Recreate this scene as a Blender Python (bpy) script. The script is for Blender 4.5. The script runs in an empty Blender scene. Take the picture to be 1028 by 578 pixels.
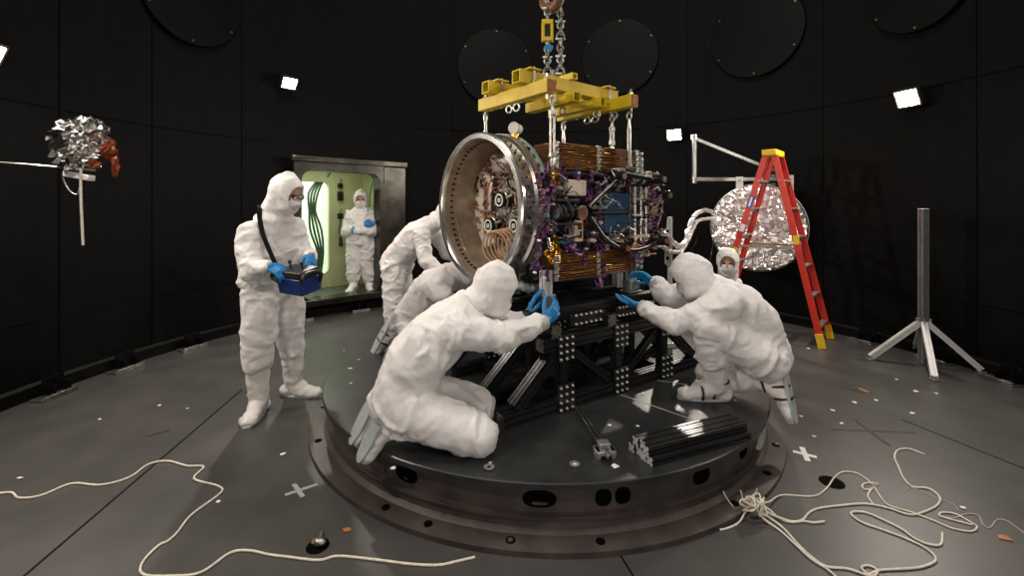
import bpy, math, random
import numpy as np
from mathutils import Vector as V, Matrix, noise, Quaternion
PI = math.pi
random.seed(7)
scene = bpy.context.scene
COL = scene.collection

# ------------------------------------------------------------------ camera
EYE = 1.55
FPX = 16.0 / 36.0 * 1028          # focal length in pixels
cam_d = bpy.data.cameras.new('camera'); cam = bpy.data.objects.new('camera', cam_d); COL.objects.link(cam)
cam.location = (0, 0, EYE); cam.rotation_euler = (PI / 2, 0, 0)
cam_d.lens = 16; cam_d.sensor_width = 36; cam_d.shift_y = -84 / 1028.0
cam_d.clip_start = 0.05; cam_d.clip_end = 100
scene.camera = cam
scene.view_settings.view_transform = 'Standard'
scene.view_settings.look = 'None'
scene.view_settings.gamma = 1
scene.view_settings.use_curve_mapping = False
scene.view_settings.exposure = 0.0

DECK = 0.276                      # turntable deck height
CX, CY, CR = 0.3, 3.45, 4.15      # chamber centre and radius


def at(px, py, d):
    return V(((px - 514) / FPX * d, d, EYE - (py - 205) / FPX * d))


def flr(px, py, z=0.0):
    d = FPX * (EYE - z) / (py - 205)
    return V(((px - 514) / FPX * d, d, z))


def on_wall(px, py, off=0.0):
    k = (px - 514) / FPX
    r = CR - off
    a = 1 + k * k; b = -2 * (k * CX + CY); c = CX * CX + CY * CY - r * r
    d = (-b + math.sqrt(b * b - 4 * a * c)) / (2 * a)
    p = at(px, py, d)
    n = V((CX - p.x, CY - p.y, 0)).normalized()
    return p, n


# ------------------------------------------------------------------ materials
MATS = {}


def mat(name, col, rough=0.5, metal=0.0, var=0.0, vscale=20.0, bump=0.0, bscale=60.0, emit=None, estr=0.0,
        coat=0.0, spec=0.5, col2=None, detail=4.0, alpha=1.0, trans=0.0, sss=0.0):
    m = bpy.data.materials.new(name); m.use_nodes = True
    nt = m.node_tree; b = nt.nodes['Principled BSDF']
    b.inputs['Base Color'].default_value = (*col, 1)
    b.inputs['Roughness'].default_value = rough
    b.inputs['Metallic'].default_value = metal
    b.inputs['Specular IOR Level'].default_value = spec
    b.inputs['Coat Weight'].default_value = coat
    if trans: b.inputs['Transmission Weight'].default_value = trans
    if sss:
        b.inputs['Subsurface Weight'].default_value = sss
        b.inputs['Subsurface Radius'].default_value = (0.02, 0.012, 0.008)
    tc = nt.nodes.new('ShaderNodeTexCoord')
    if var > 0 or col2:
        n = nt.nodes.new('ShaderNodeTexNoise'); n.inputs['Scale'].default_value = vscale; n.inputs['Detail'].default_value = detail
        nt.links.new(tc.outputs['Object'], n.inputs['Vector'])
        r = nt.nodes.new('ShaderNodeValToRGB')
        r.color_ramp.elements[0].position = 0.35; r.color_ramp.elements[1].position = 0.65
        c2 = col2 if col2 else tuple(min(1, c * (1 + var)) for c in col)
        c1 = col if col2 else tuple(c * (1 - var) for c in col)
        r.color_ramp.elements[0].color = (*c1, 1); r.color_ramp.elements[1].color = (*c2, 1)
        nt.links.new(n.outputs['Fac'], r.inputs['Fac'])
        nt.links.new(r.outputs['Color'], b.inputs['Base Color'])
    if bump > 0:
        n2 = nt.nodes.new('ShaderNodeTexNoise'); n2.inputs['Scale'].default_value = bscale; n2.inputs['Detail'].default_value = 6
        nt.links.new(tc.outputs['Object'], n2.inputs['Vector'])
        bp = nt.nodes.new('ShaderNodeBump'); bp.inputs['Strength'].default_value = bump; bp.inputs['Distance'].default_value = 0.01
        nt.links.new(n2.outputs['Fac'], bp.inputs['Height']); nt.links.new(bp.outputs['Normal'], b.inputs['Normal'])
    if emit:
        b.inputs['Emission Color'].default_value = (*emit, 1); b.inputs['Emission Strength'].default_value = estr
    MATS[name] = m
    return m


mat('chamber_black', (0.0026, 0.0025, 0.0024), 0.6, var=0.3, vscale=9, bump=0.15, bscale=40, spec=0.10)
mat('panel_black', (0.0029, 0.0028, 0.0027), 0.5, var=0.2, vscale=6, bump=0.1, bscale=30, spec=0.12)
mat('floor_dark', (0.053, 0.049, 0.046), 0.42, var=0.16, vscale=3.2, bump=0.06, bscale=160, spec=0.45, detail=8)
mat('seam_black', (0.0016, 0.0016, 0.0016), 0.7, spec=0.1)
mat('hole_black', (0.0015, 0.0015, 0.0015), 0.9, spec=0.05)
mat('deck_black', (0.022, 0.023, 0.023), 0.33, var=0.3, vscale=5, bump=0.05, bscale=90, detail=8)
mat('ring_brown', (0.056, 0.043, 0.039), 0.5, var=0.3, vscale=7, bump=0.12, bscale=50, detail=9, metal=0.15)
mat('suit_white', (0.75, 0.715, 0.70), 0.62, var=0.03, vscale=4, bump=0.16, bscale=55, spec=0.35)
mat('hood_white', (0.77, 0.735, 0.72), 0.62, var=0.03, vscale=4, bump=0.16, bscale=60, spec=0.35)
mat('boot_white', (0.74, 0.70, 0.675), 0.6, var=0.04, vscale=6, bump=0.15, bscale=50)
mat('sole_grey', (0.40, 0.43, 0.44), 0.6, var=0.06, vscale=30)
mat('cuff_grey', (0.45, 0.41, 0.375), 0.85, var=0.08, vscale=60, bump=0.2, bscale=200)
mat('glove_blue', (0.012, 0.20, 0.48), 0.45, bump=0.1, bscale=120, var=0.08, vscale=30)
mat('skin', (0.50, 0.25, 0.17), 0.5, var=0.06, vscale=30, sss=0.05)
mat('eye_dark', (0.02, 0.014, 0.01), 0.2)
mat('mask_white', (0.66, 0.64, 0.63), 0.8, var=0.03, vscale=40, bump=0.2, bscale=150)
mat('strap_black', (0.006, 0.006, 0.006), 0.9, spec=0.15)
mat('strap_maroon', (0.055, 0.012, 0.012), 0.7)
mat('lens_dark', (0.9, 0.92, 0.92), 0.03, trans=1.0)
mat('device_blue', (0.006, 0.03, 0.16), 0.4)
mat('device_black', (0.012, 0.012, 0.013), 0.42)
mat('alu_black', (0.012, 0.012, 0.0125), 0.28, var=0.2, vscale=20, spec=0.6)
mat('steel', (0.55, 0.53, 0.50), 0.28, 1.0, var=0.12, vscale=15)
mat('steel_polished', (0.78, 0.76, 0.72), 0.22, 0.92, var=0.06, vscale=12)
mat('steel_dull', (0.36, 0.35, 0.335), 0.42, 1.0, var=0.25, vscale=25)
mat('alu_grey', (0.34, 0.335, 0.325), 0.42, 0.75, var=0.08, vscale=25)
mat('alu_white', (0.62, 0.61, 0.59), 0.45, 0.3, var=0.05, vscale=25)
mat('galv', (0.42, 0.43, 0.42), 0.45, 0.7, var=0.15, vscale=40)
mat('yellow_paint', (0.62, 0.43, 0.012), 0.45, var=0.10, vscale=9, bump=0.05, bscale=80)
mat('rust_orange', (0.30, 0.09, 0.02), 0.6, var=0.3, vscale=30)
mat('hook_brown', (0.17, 0.09, 0.05), 0.5, 0.5, var=0.3, vscale=20)
mat('red_fibre', (0.58, 0.028, 0.015), 0.38, var=0.08, vscale=12)
mat('ladder_yellow', (0.72, 0.46, 0.01), 0.45, var=0.05)
mat('label_blue', (0.02, 0.06, 0.35), 0.5)
mat('label_white', (0.8, 0.8, 0.78), 0.5)
mat('label_yellow', (0.75, 0.55, 0.02), 0.5)
mat('foil_silver', (0.86, 0.83, 0.81), 0.30, 0.72, var=0.05, vscale=10, bump=0.3, bscale=22)
mat('foil_gold', (0.80, 0.42, 0.07), 0.2, 1.0, var=0.2, vscale=25, bump=0.4, bscale=60)
mat('kapton', (0.16, 0.028, 0.008), 0.25, 0.4, var=0.3, vscale=30)
mat('array_brown', (0.19, 0.072, 0.022), 0.35, 0.45, var=0.35, vscale=40)
mat('bus_dark', (0.030, 0.027, 0.026), 0.45, var=0.3, vscale=20)
mat('black_matte', (0.009, 0.009, 0.009), 0.5)
mat('black_gloss', (0.012, 0.011, 0.012), 0.15)
mat('blue_plate', (0.055, 0.12, 0.22), 0.3, 0.4, var=0.12, vscale=14)
mat('violet_film', (0.135, 0.038, 0.125), 0.4, var=0.35, vscale=25)
mat('pink_film', (0.34, 0.13, 0.27), 0.4, var=0.3, vscale=25)
mat('green_blanket', (0.30, 0.42, 0.36), 0.45, var=0.12, vscale=12, bump=0.15, bscale=40)
mat('beige_box', (0.68, 0.56, 0.45), 0.55, var=0.04)
mat('tan_tube', (0.56, 0.36, 0.21), 0.45, var=0.15, vscale=30)
mat('copper_tube', (0.32, 0.13, 0.07), 0.35, 0.5, var=0.3, vscale=30)
mat('inner_metal', (0.38, 0.30, 0.215), 0.38, 0.6, var=0.18, vscale=9)
mat('inner_grey', (0.42, 0.40, 0.38), 0.4, 0.3, var=0.1, vscale=9)
mat('inner_white', (0.66, 0.58, 0.54), 0.5, var=0.06, vscale=9)
mat('white_tape', (0.74, 0.72, 0.68), 0.6, var=0.06, vscale=60)
mat('grey_tape', (0.34, 0.33, 0.32), 0.6, var=0.08, vscale=60)
mat('chain_steel', (0.20, 0.195, 0.18), 0.4, 0.9, var=0.25, vscale=30)
mat('foil_skin', (0.90, 0.87, 0.85), 0.26, 0.88, var=0.05, vscale=8)
mat('foil_crisp', (0.84, 0.81, 0.78), 0.17, 1.0, var=0.06, vscale=10, bump=0.3, bscale=30)
mat('brown_tape', (0.026, 0.014, 0.007), 0.5, var=0.3, vscale=30)
mat('cord_white', (0.66, 0.60, 0.50), 0.7, var=0.12, vscale=60, bump=0.2, bscale=300)
mat('cord_pink', (0.50, 0.36, 0.37), 0.7, var=0.1, vscale=60)
mat('airlock_paint', (0.60, 0.60, 0.36), 0.5, var=0.06, vscale=5)
mat('room_white', (0.80, 0.86, 0.78), 0.6)
mat('cable_green', (0.10, 0.16, 0.10), 0.5)
mat('grate', (0.26, 0.30, 0.23), 0.45, 0.6, var=0.15, vscale=30)
mat('door_dark', (0.055, 0.052, 0.045), 0.28, 0.9, var=0.35, vscale=5, bump=0.25, bscale=7)
mat('lamp_glass', (0.9, 0.88, 0.8), 0.3, emit=(1.0, 0.90, 0.74), estr=55)
mat('leaf_brown', (0.34, 0.13, 0.03), 0.6, var=0.2, vscale=30)



def crinkle(m, scale, strength, dist):
    nt = m.node_tree; b = nt.nodes['Principled BSDF']
    for l in list(b.inputs['Normal'].links): nt.links.remove(l)
    tc = [n for n in nt.nodes if n.type == 'TEX_COORD'][0]
    a = nt.nodes.new('ShaderNodeTexNoise'); a.noise_type = 'RIDGED_MULTIFRACTAL'; a.inputs['Scale'].default_value = scale; a.inputs['Detail'].default_value = 3
    a.inputs['Distortion'].default_value = 0.8
    v = nt.nodes.new('ShaderNodeTexVoronoi'); v.inputs['Scale'].default_value = scale * 3.2
    add = nt.nodes.new('ShaderNodeMath'); add.operation = 'MULTIPLY_ADD'; add.inputs[1].default_value = 0.35
    nt.links.new(tc.outputs['Object'], a.inputs['Vector']); nt.links.new(tc.outputs['Object'], v.inputs['Vector'])
    nt.links.new(v.outputs['Distance'], add.inputs[0]); nt.links.new(a.outputs['Fac'], add.inputs[2])
    bp = nt.nodes.new('ShaderNodeBump'); bp.inputs['Strength'].default_value = strength; bp.inputs['Distance'].default_value = dist
    nt.links.new(add.outputs[0], bp.inputs['Height']); nt.links.new(bp.outputs['Normal'], b.inputs['Normal'])


for k_ in ('suit_white', 'hood_white', 'boot_white'): crinkle(MATS[k_], 8.0, 0.75, 0.010)

# ------------------------------------------------------------------ mesh builder


def frame(x, up=V((0, 0, 1))):
    x = V(x).normalized()
    up = V(up)
    if abs(x.dot(up.normalized())) > 0.98:
        up = V((1, 0, 0)) if abs(x.x) < 0.9 else V((0, 1, 0))
    y = up.cross(x).normalized(); z = x.cross(y)
    return x, y, z


class MB:
    def __init__(s): s.v = []; s.f = []

    def add(s, vs, fs):
        n = len(s.v); s.v.extend([V(p) for p in vs]); s.f.extend([tuple(i + n for i in f) for f in fs]); return s

    def box(s, c, sz, R=None):
        hx, hy, hz = sz[0] / 2, sz[1] / 2, sz[2] / 2
        P = [V((x, y, z)) for x in (-hx, hx) for y in (-hy, hy) for z in (-hz, hz)]
        if R is not None:
            if isinstance(R, (int, float)): R = Matrix.Rotation(R, 3, 'Z')
            P = [R @ p for p in P]
        c = V(c)
        return s.add([c + p for p in P], [(0, 1, 3, 2), (4, 6, 7, 5), (0, 4, 5, 1), (2, 3, 7, 6), (0, 2, 6, 4), (1, 5, 7, 3)])

    def ext(s, poly, p0, p1, up=V((0, 0, 1))):
        """extrude a 2-D polygon (ccw, in y/z of the axis frame) from p0 to p1"""
        p0, p1 = V(p0), V(p1); x, y, z = frame(p1 - p0, up); n = len(poly)
        vs = [p0 + y * a + z * b for a, b in poly] + [p1 + y * a + z * b for a, b in poly]
        fs = [(i, (i + 1) % n, n + (i + 1) % n, n + i) for i in range(n)]
        fs += [tuple(range(n - 1, -1, -1)), tuple(range(n, 2 * n))]
        return s.add(vs, fs)

    def beam(s, p0, p1, w, h, up=V((0, 0, 1))):
        return s.ext([(-w / 2, -h / 2), (w / 2, -h / 2), (w / 2, h / 2), (-w / 2, h / 2)], p0, p1, up)

    def cyl(s, p0, p1, r, r2=None, n=16, cap=True):
        p0, p1 = V(p0), V(p1); r2 = r if r2 is None else r2
        x, y, z = frame(p1 - p0)
        ring = lambda c, q: [c + (y * math.cos(2 * PI * i / n) + z * math.sin(2 * PI * i / n)) * q for i in range(n)]
        fs = [(i, (i + 1) % n, n + (i + 1) % n, n + i) for i in range(n)]
        if cap: fs += [tuple(range(n - 1, -1, -1)), tuple(range(n, 2 * n))]
        return s.add(ring(p0, r) + ring(p1, r2), fs)

    def tube(s, pts, r, n=8, closed=False, sub=0, flat=1.0):
        pts = [V(p) for p in pts]
        if sub: pts = crom(pts, sub, closed)
        m = len(pts); rs = r if isinstance(r, (list, tuple)) else [r] * m
        if len(rs) != m: rs = [rs[min(len(rs) - 1, int(i * len(rs) / m))] for i in range(m)]
        vs = []; y = None
        for i, p in enumerate(pts):
            a = pts[(i - 1) % m] if (closed or i > 0) else p
            b = pts[(i + 1) % m] if (closed or i < m - 1) else p
            t = (b - a)
            t = t.normalized() if t.length > 1e-9 else V((1, 0, 0))
            if y is None: _, y, z = frame(t)
            else:
                y = (y - t * y.dot(t))
                y = y.normalized() if y.length > 1e-6 else frame(t)[1]
                z = t.cross(y)
            for k in range(n):
                c = 2 * PI * k / n
                vs.append(p + (y * math.cos(c) + z * math.sin(c) * flat) * rs[i])
        fs = []
        for i in range(m if closed else m - 1):
            j = (i + 1) % m
            for k in range(n):
                l = (k + 1) % n
                fs.append((i * n + k, i * n + l, j * n + l, j * n + k))
        if not closed: fs += [tuple(range(n - 1, -1, -1)), tuple(range((m - 1) * n, m * n))]
        return s.add(vs, fs)

    def lathe(s, prof, c, axis=V((0, 0, 1)), n=64, closed=False, a0=0, a1=2 * PI, up=V((0, 0, 1))):
        x, y, z = frame(axis, up); c = V(c); full = abs(a1 - a0 - 2 * PI) < 1e-6
        m = n if full else n + 1; k = len(prof); vs = []
        for i in range(m):
            a = a0 + (a1 - a0) * i / n
            d = y * math.cos(a) + z * math.sin(a)
            for r, h in prof: vs.append(c + d * r + x * h)
        fs = []
        for i in range(n):
            j = (i + 1) % m
            for q in range(k if closed else k - 1):
                w = (q + 1) % k
                fs.append((i * k + q, j * k + q, j * k + w, i * k + w))
        return s.add(vs, fs)

    def torus(s, c, R, r, axis=V((0, 0, 1)), n=32, m=8, ry=None, up=V((0, 0, 1))):
        x, y, z = frame(axis, up); c = V(c); ry = R if ry is None else ry
        return s.tube([c + y * R * math.cos(2 * PI * i / n) + z * ry * math.sin(2 * PI * i / n) for i in range(n)], r, m, True)

    def sph(s, c, r, R=None, nu=16, nv=10):
        if isinstance(r, (int, float)): r = (r, r, r)
        c = V(c); P = [V((0, 0, -r[2]))]
        for j in range(1, nv):
            t = -PI / 2 + PI * j / nv
            for i in range(nu):
                a = 2 * PI * i / nu
                P.append(V((r[0] * math.cos(t) * math.cos(a), r[1] * math.cos(t) * math.sin(a), r[2] * math.sin(t))))
        P.append(V((0, 0, r[2])))
        if R is not None: P = [R @ p for p in P]
        fs = [(0, 1 + (i + 1) % nu, 1 + i) for i in range(nu)]
        for j in range(nv - 2):
            for i in range(nu):
                a = 1 + j * nu + i; b = 1 + j * nu + (i + 1) % nu
                fs.append((a, b, b + nu, a + nu))
        T = len(P) - 1; o = 1 + (nv - 2) * nu
        fs += [(o + i, o + (i + 1) % nu, T) for i in range(nu)]
        return s.add([c + p for p in P], fs)

    def capsule(s, p0, r0, p1, r1):
        s.cyl(p0, p1, r0, r1, 16); s.sph(p0, r0); s.sph(p1, r1); return s

    def loft(s, secs, n=24):
        """secs: (centre, side vector, front vector, rx, ry)"""
        vs = []
        for c, a, b, rx, ry in secs:
            c = V(c)
            for i in range(n):
                t = 2 * PI * i / n
                ct, st = math.cos(t), math.sin(t)
                e = 0.8
                vs.append(c + a * rx * math.copysign(abs(ct) ** e, ct) + b * ry * math.copysign(abs(st) ** e, st))
        fs = []
        for j in range(len(secs) - 1):
            for i in range(n):
                k = (i + 1) % n
                fs.append((j * n + i, j * n + k, (j + 1) * n + k, (j + 1) * n + i))
        m = len(secs)
        fs += [tuple(range(n - 1, -1, -1)), tuple(range((m - 1) * n, m * n))]
        return s.add(vs, fs)

    def prism(s, poly, t):
        """poly: 3-D points (ccw from above), extruded by vector t"""
        n = len(poly); P = [V(p) for p in poly]; t = V(t)
        fs = [tuple(range(n - 1, -1, -1)), tuple(range(n, 2 * n))] + [(i, (i + 1) % n, n + (i + 1) % n, n + i) for i in range(n)]
        return s.add(P + [p + t for p in P], fs)


def crom(pts, sub, closed=False):
    out = []; m = len(pts)
    g = (lambda i: pts[i % m]) if closed else (lambda i: pts[max(0, min(m - 1, i))])
    for i in range(m if closed else m - 1):
        a, b, c, d = g(i - 1), g(i), g(i + 1), g(i + 2)
        for k in range(sub):
            t = k / sub
            out.append(0.5 * ((2 * b) + (c - a) * t + (2 * a - 5 * b + 4 * c - d) * t * t + (3 * b - a - 3 * c + d) * t ** 3))
    if not closed: out.append(pts[-1])
    return out


ROOT = {}


def inv_of(o):
    M = Matrix.Identity(4)
    return ROOT.get(o.name, M).inverted() if o else M


def link_mesh(name, me, m, parent=None, smooth=None):
    me.materials.append(MATS[m] if isinstance(m, str) else m)
    o = bpy.data.objects.new(name, me); COL.objects.link(o)
    if parent:
        o.parent = parent
        ROOT[o.name] = ROOT.get(parent.name, Matrix.Identity(4))
    if smooth is not None and len(me.polygons):
        me.polygons.foreach_set('use_smooth', [True] * len(me.polygons))
        if smooth < 180: me.set_sharp_from_angle(angle=math.radians(smooth))
    return o


def mk(name, mb, m, parent=None, smooth=35, bevel=0.0, world=False, recalc=True):
    """one mesh object; world=True: the builder holds world coordinates, converted to the parent's frame"""
    vs = mb.v
    if world and parent:
        I = inv_of(parent); vs = [I @ p for p in vs]
    me = bpy.data.meshes.new(name); me.from_pydata([tuple(p) for p in vs], [], mb.f)
    if recalc:
        import bmesh
        b = bmesh.new(); b.from_mesh(me); bmesh.ops.recalc_face_normals(b, faces=b.faces); b.to_mesh(me); b.free()
    o = link_mesh(name, me, m, parent, smooth)
    if bevel:
        bv = o.modifiers.new('bevel', 'BEVEL'); bv.width = bevel; bv.segments = 2; bv.limit_method = 'ANGLE'
    return o


def tag(o, label=None, cat=None, group=None, kind=None):
    if label: o['label'] = label
    if cat: o['category'] = cat
    if group: o['group'] = group
    if kind: o['kind'] = kind
    return o


def thing(name, label, cat, loc=(0, 0, 0), rotz=0.0, group=None):
    o = bpy.data.objects.new(name, None); COL.objects.link(o)
    o.empty_display_size = 0.1
    o.location = loc; o.rotation_euler = (0, 0, rotz)
    ROOT[o.name] = Matrix.Translation(V(loc)) @ Matrix.Rotation(rotz, 4, 'Z')
    return tag(o, label, cat, group)


def children(o): return [c for c in COL.objects if c.parent == o]


def copy_tree(o, parent=None):
    c = o.copy(); COL.objects.link(c)
    if parent: c.parent = parent
    for ch in children(o): copy_tree(ch, c)
    return c


def struct(name, mb, m, **k):
    return tag(mk(name, mb, m, **k), kind='structure')


SLOT = lambda w: [(-w, -w), (-w * .62, -w), (-w * .62, -w * .72), (-w * .38, -w * .72), (-w * .38, -w), (w * .38, -w), (w * .38, -w * .72), (w * .62, -w * .72), (w * .62, -w), (w, -w),
                  (w, -w * .62), (w * .72, -w * .62), (w * .72, -w * .38), (w, -w * .38), (w, w * .38), (w * .72, w * .38), (w * .72, w * .62), (w, w * .62), (w, w),
                  (w * .62, w), (w * .62, w * .72), (w * .38, w * .72), (w * .38, w), (-w * .38, w), (-w * .38, w * .72), (-w * .62, w * .72), (-w * .62, w), (-w, w),
                  (-w, w * .62), (-w * .72, w * .62), (-w * .72, w * .38), (-w, w * .38), (-w, -w * .38), (-w * .72, -w * .38), (-w * .72, -w * .62), (-w, -w * .62)]
SLOT1 = lambda w: [(-w, -w), (-w * .22, -w), (-w * .22, -w * .55), (w * .22, -w * .55), (w * .22, -w), (w, -w), (w, -w * .22), (w * .55, -w * .22), (w * .55, w * .22), (w, w * .22), (w, w),
                   (w * .22, w), (w * .22, w * .55), (-w * .22, w * .55), (-w * .22, w), (-w, w), (-w, w * .22), (-w * .55, w * .22), (-w * .55, -w * .22), (-w, -w * .22)]

# ------------------------------------------------------------------ remesh helper


def fuse(mb, voxel, smooth_it=5, factor=0.5):
    """union of overlapping closed shapes as ONE continuous mesh datablock (world coordinates)"""
    me = bpy.data.meshes.new('tmp'); me.from_pydata([tuple(p) for p in mb.v], [], mb.f)
    import bmesh
    b = bmesh.new(); b.from_mesh(me); bmesh.ops.recalc_face_normals(b, faces=b.faces); b.to_mesh(me); b.free()
    o = bpy.data.objects.new('tmp', me); COL.objects.link(o)
    r = o.modifiers.new('r', 'REMESH'); r.mode = 'VOXEL'; r.voxel_size = voxel
    if smooth_it:
        s = o.modifiers.new('s', 'SMOOTH'); s.factor = factor; s.iterations = smooth_it
    dg = bpy.context.evaluated_depsgraph_get(); dg.update()
    ev = o.evaluated_get(dg)
    out = bpy.data.meshes.new_from_object(ev)
    bpy.data.objects.remove(o); bpy.data.meshes.remove(me)
    return out


def coords(me):
    a = np.empty(len(me.vertices) * 3, dtype=np.float32); me.vertices.foreach_get('co', a); return a.reshape(-1, 3)


def normals(me):
    a = np.empty(len(me.vertices) * 3, dtype=np.float32); me.vertices.foreach_get('normal', a); return a.reshape(-1, 3)


def set_coords(me, a):
    me.vertices.foreach_set('co', np.ascontiguousarray(a, dtype=np.float32).ravel()); me.update()


def nz(P):
    return np.array([noise.noise(V(p)) for p in P.tolist()])


def vor(Q):
    out = np.empty(len(Q))
    f = noise.voronoi
    for i, q in enumerate(Q.tolist()): out[i] = f(q)[0][0]
    return out


def wrinkle(me, segs, amp=0.012, seed=0.0, joint_sigma=0.13, base=0.45, stretch=12.0):
    """fold cloth: sharp creases run around each limb, deepest near its joints.  segs: (p0, p1)"""
    P = coords(me); N = normals(me)
    D = []; A = []
    for p0, p1 in segs:
        a = np.array(p0); b = np.array(p1); d = b - a; L = np.linalg.norm(d) + 1e-9; ax = d / L
        t = np.clip(((P - a) @ ax), 0, L)
        D.append(np.linalg.norm(P - (a + t[:, None] * ax), axis=1)); A.append((ax, t, L))
    D = np.array(D)
    st = np.array([(stretch[i] if isinstance(stretch, (list, tuple)) else stretch) for i in range(len(segs))])
    order = np.argsort(D, axis=0)[:2]
    tot = np.zeros(len(P)); wsum = np.zeros(len(P))
    W = np.stack([nz(P * 6 + seed + k * 17.3) for k in range(3)], 1)
    for rank in range(min(2, len(segs))):
        idx = order[rank]; ar = np.arange(len(P))
        dist = D[idx, ar]
        AX = np.array([a[0] for a in A])[idx]
        T = np.array([a[1] for a in A])[idx, ar]
        LL = np.array([a[2] for a in A])[idx]
        # creases slanted a little against the limb's axis
        sl = np.cross(AX, N); axs = AX + 0.35 * W
        pa = (P * AX).sum(1)
        al = pa[:, None] * AX
        Q = (P - al) * 6.0 + al * st[idx][:, None] + W * 0.9 + seed + idx[:, None] * 3.1
        w = np.exp(-(dist - D.min(axis=0)) / 0.03)
        nj = np.minimum(T, LL - T)
        jw = base + (1 - base) * np.exp(-(nj / joint_sigma) ** 2)
        r1 = vor(Q) ** 2 * 2.2 - 0.5
        r1 = r1 + 1.25 * np.clip(1 - np.abs(nz(Q * 0.62 + 50.0)) * 3.4, 0, 1) ** 1.6 - 0.35
        Q2 = (P - al) * 13 + al * 25 + W * 0.9 + seed * 2 + 31.7
        r2 = vor(Q2) ** 2 * 2.0 - 0.5 + 0.9 * np.clip(1 - np.abs(nz(Q2 * 0.7 + 9.0)) * 3.6, 0, 1) - 0.25
        tot += w * jw * (r1 + r2 * 0.38); wsum += w
    f = tot / np.maximum(wsum, 1e-6)
    big = nz(P * 4.0 + seed * 1.7)
    set_coords(me, P + N * (amp * 1.25 * f + amp * 0.8 * big)[:, None])

LP = [180, 220, 180, 125, 140, 130, 55, 40, 250, 90, 4, 22]
# ------------------------------------------------------------------ people


def from_world(name, me, m, root, smooth=180):
    """link a world-coordinate datablock under an unrotated root"""
    I = inv_of(root)
    me.transform(I); me.materials.clear()
    return link_mesh(name, me, m, root, smooth)


def norm(v): return V(v).normalized()


def make_hand(root, wr, d, palm, thumb_side, curl=(0.5, 0.5, 0.4), spread=0.10, thumb=(0.6, 0.35), forearm=None, scale=1.0, per=None):
    """gloved hand: palm, five unequal bent fingers.  d: finger direction, palm: palm normal, thumb_side: towards the thumb"""
    d = norm(d); palm = norm(V(palm) - d * V(palm).dot(d)); t = palm.cross(d)
    if t.dot(V(thumb_side)) < 0: t = -t
    wr = V(wr); mb = MB(); S = scale

    def pt(a, b, c): return wr + (d * a + t * b + palm * c) * S
    R = Matrix((d, t, palm)).transposed()
    mb.sph(pt(0.052, 0.0, 0.0), (0.050 * S, 0.041 * S, 0.017 * S), R)
    mb.sph(pt(0.075, 0.0, -0.002), (0.026 * S, 0.043 * S, 0.015 * S), R)
    mb.sph(pt(0.035, 0.024, 0.008), (0.032 * S, 0.020 * S, 0.017 * S), R)
    mb.sph(pt(0.035, -0.024, 0.006), (0.032 * S, 0.017 * S, 0.015 * S), R)
    L = [(0.046, 0.027, 0.022), (0.050, 0.031, 0.023), (0.046, 0.029, 0.022), (0.036, 0.021, 0.019)]
    for k in range(4):
        b0 = 0.033 - 0.0215 * k
        p = pt(0.086 - 0.004 * abs(k - 1.2), b0, 0)
        fan = spread * (1.3 - k)
        ang = 0.0; cu = curl if per is None else per[k]
        mb.capsule(pt(0.05, b0 * 0.9, 0), 0.0115 * S, p, 0.0118 * S)
        for q in range(3):
            ang += cu[q]
            dd = (d * math.cos(ang) + palm * math.sin(ang) + t * fan * max(0.2, math.cos(ang))).normalized()
            p2 = p + dd * L[k][q] * S
            ra = (0.0108, 0.0098, 0.0090)[q] * S; rb = (0.0098, 0.0090, 0.0078)[q] * S
            mb.capsule(p, ra, p2, rb); p = p2
    # thumb leaves the side of the palm near its base
    p = pt(0.026, 0.034, 0.006); ta = thumb[0]
    for q, (ln, ra, rb) in enumerate(((0.040, 0.0145, 0.0125), (0.032, 0.0122, 0.0110), (0.026, 0.0108, 0.0088))):
        dd = (d * math.cos(ta) + t * math.sin(ta) + palm * thumb[1]).normalized()
        p2 = p + dd * ln * S
        mb.capsule(p, ra * S, p2, rb * S); p = p2; ta -= 0.28
    fa = norm(forearm) if forearm is not None else -d
    mb.capsule(pt(0.015, 0, 0), 0.028 * S, wr + fa * 0.05 * S, 0.036 * S)
    me = fuse(mb, 0.0042, 3, 0.4)
    return from_world('glove', me, 'glove_blue', root)


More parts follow.
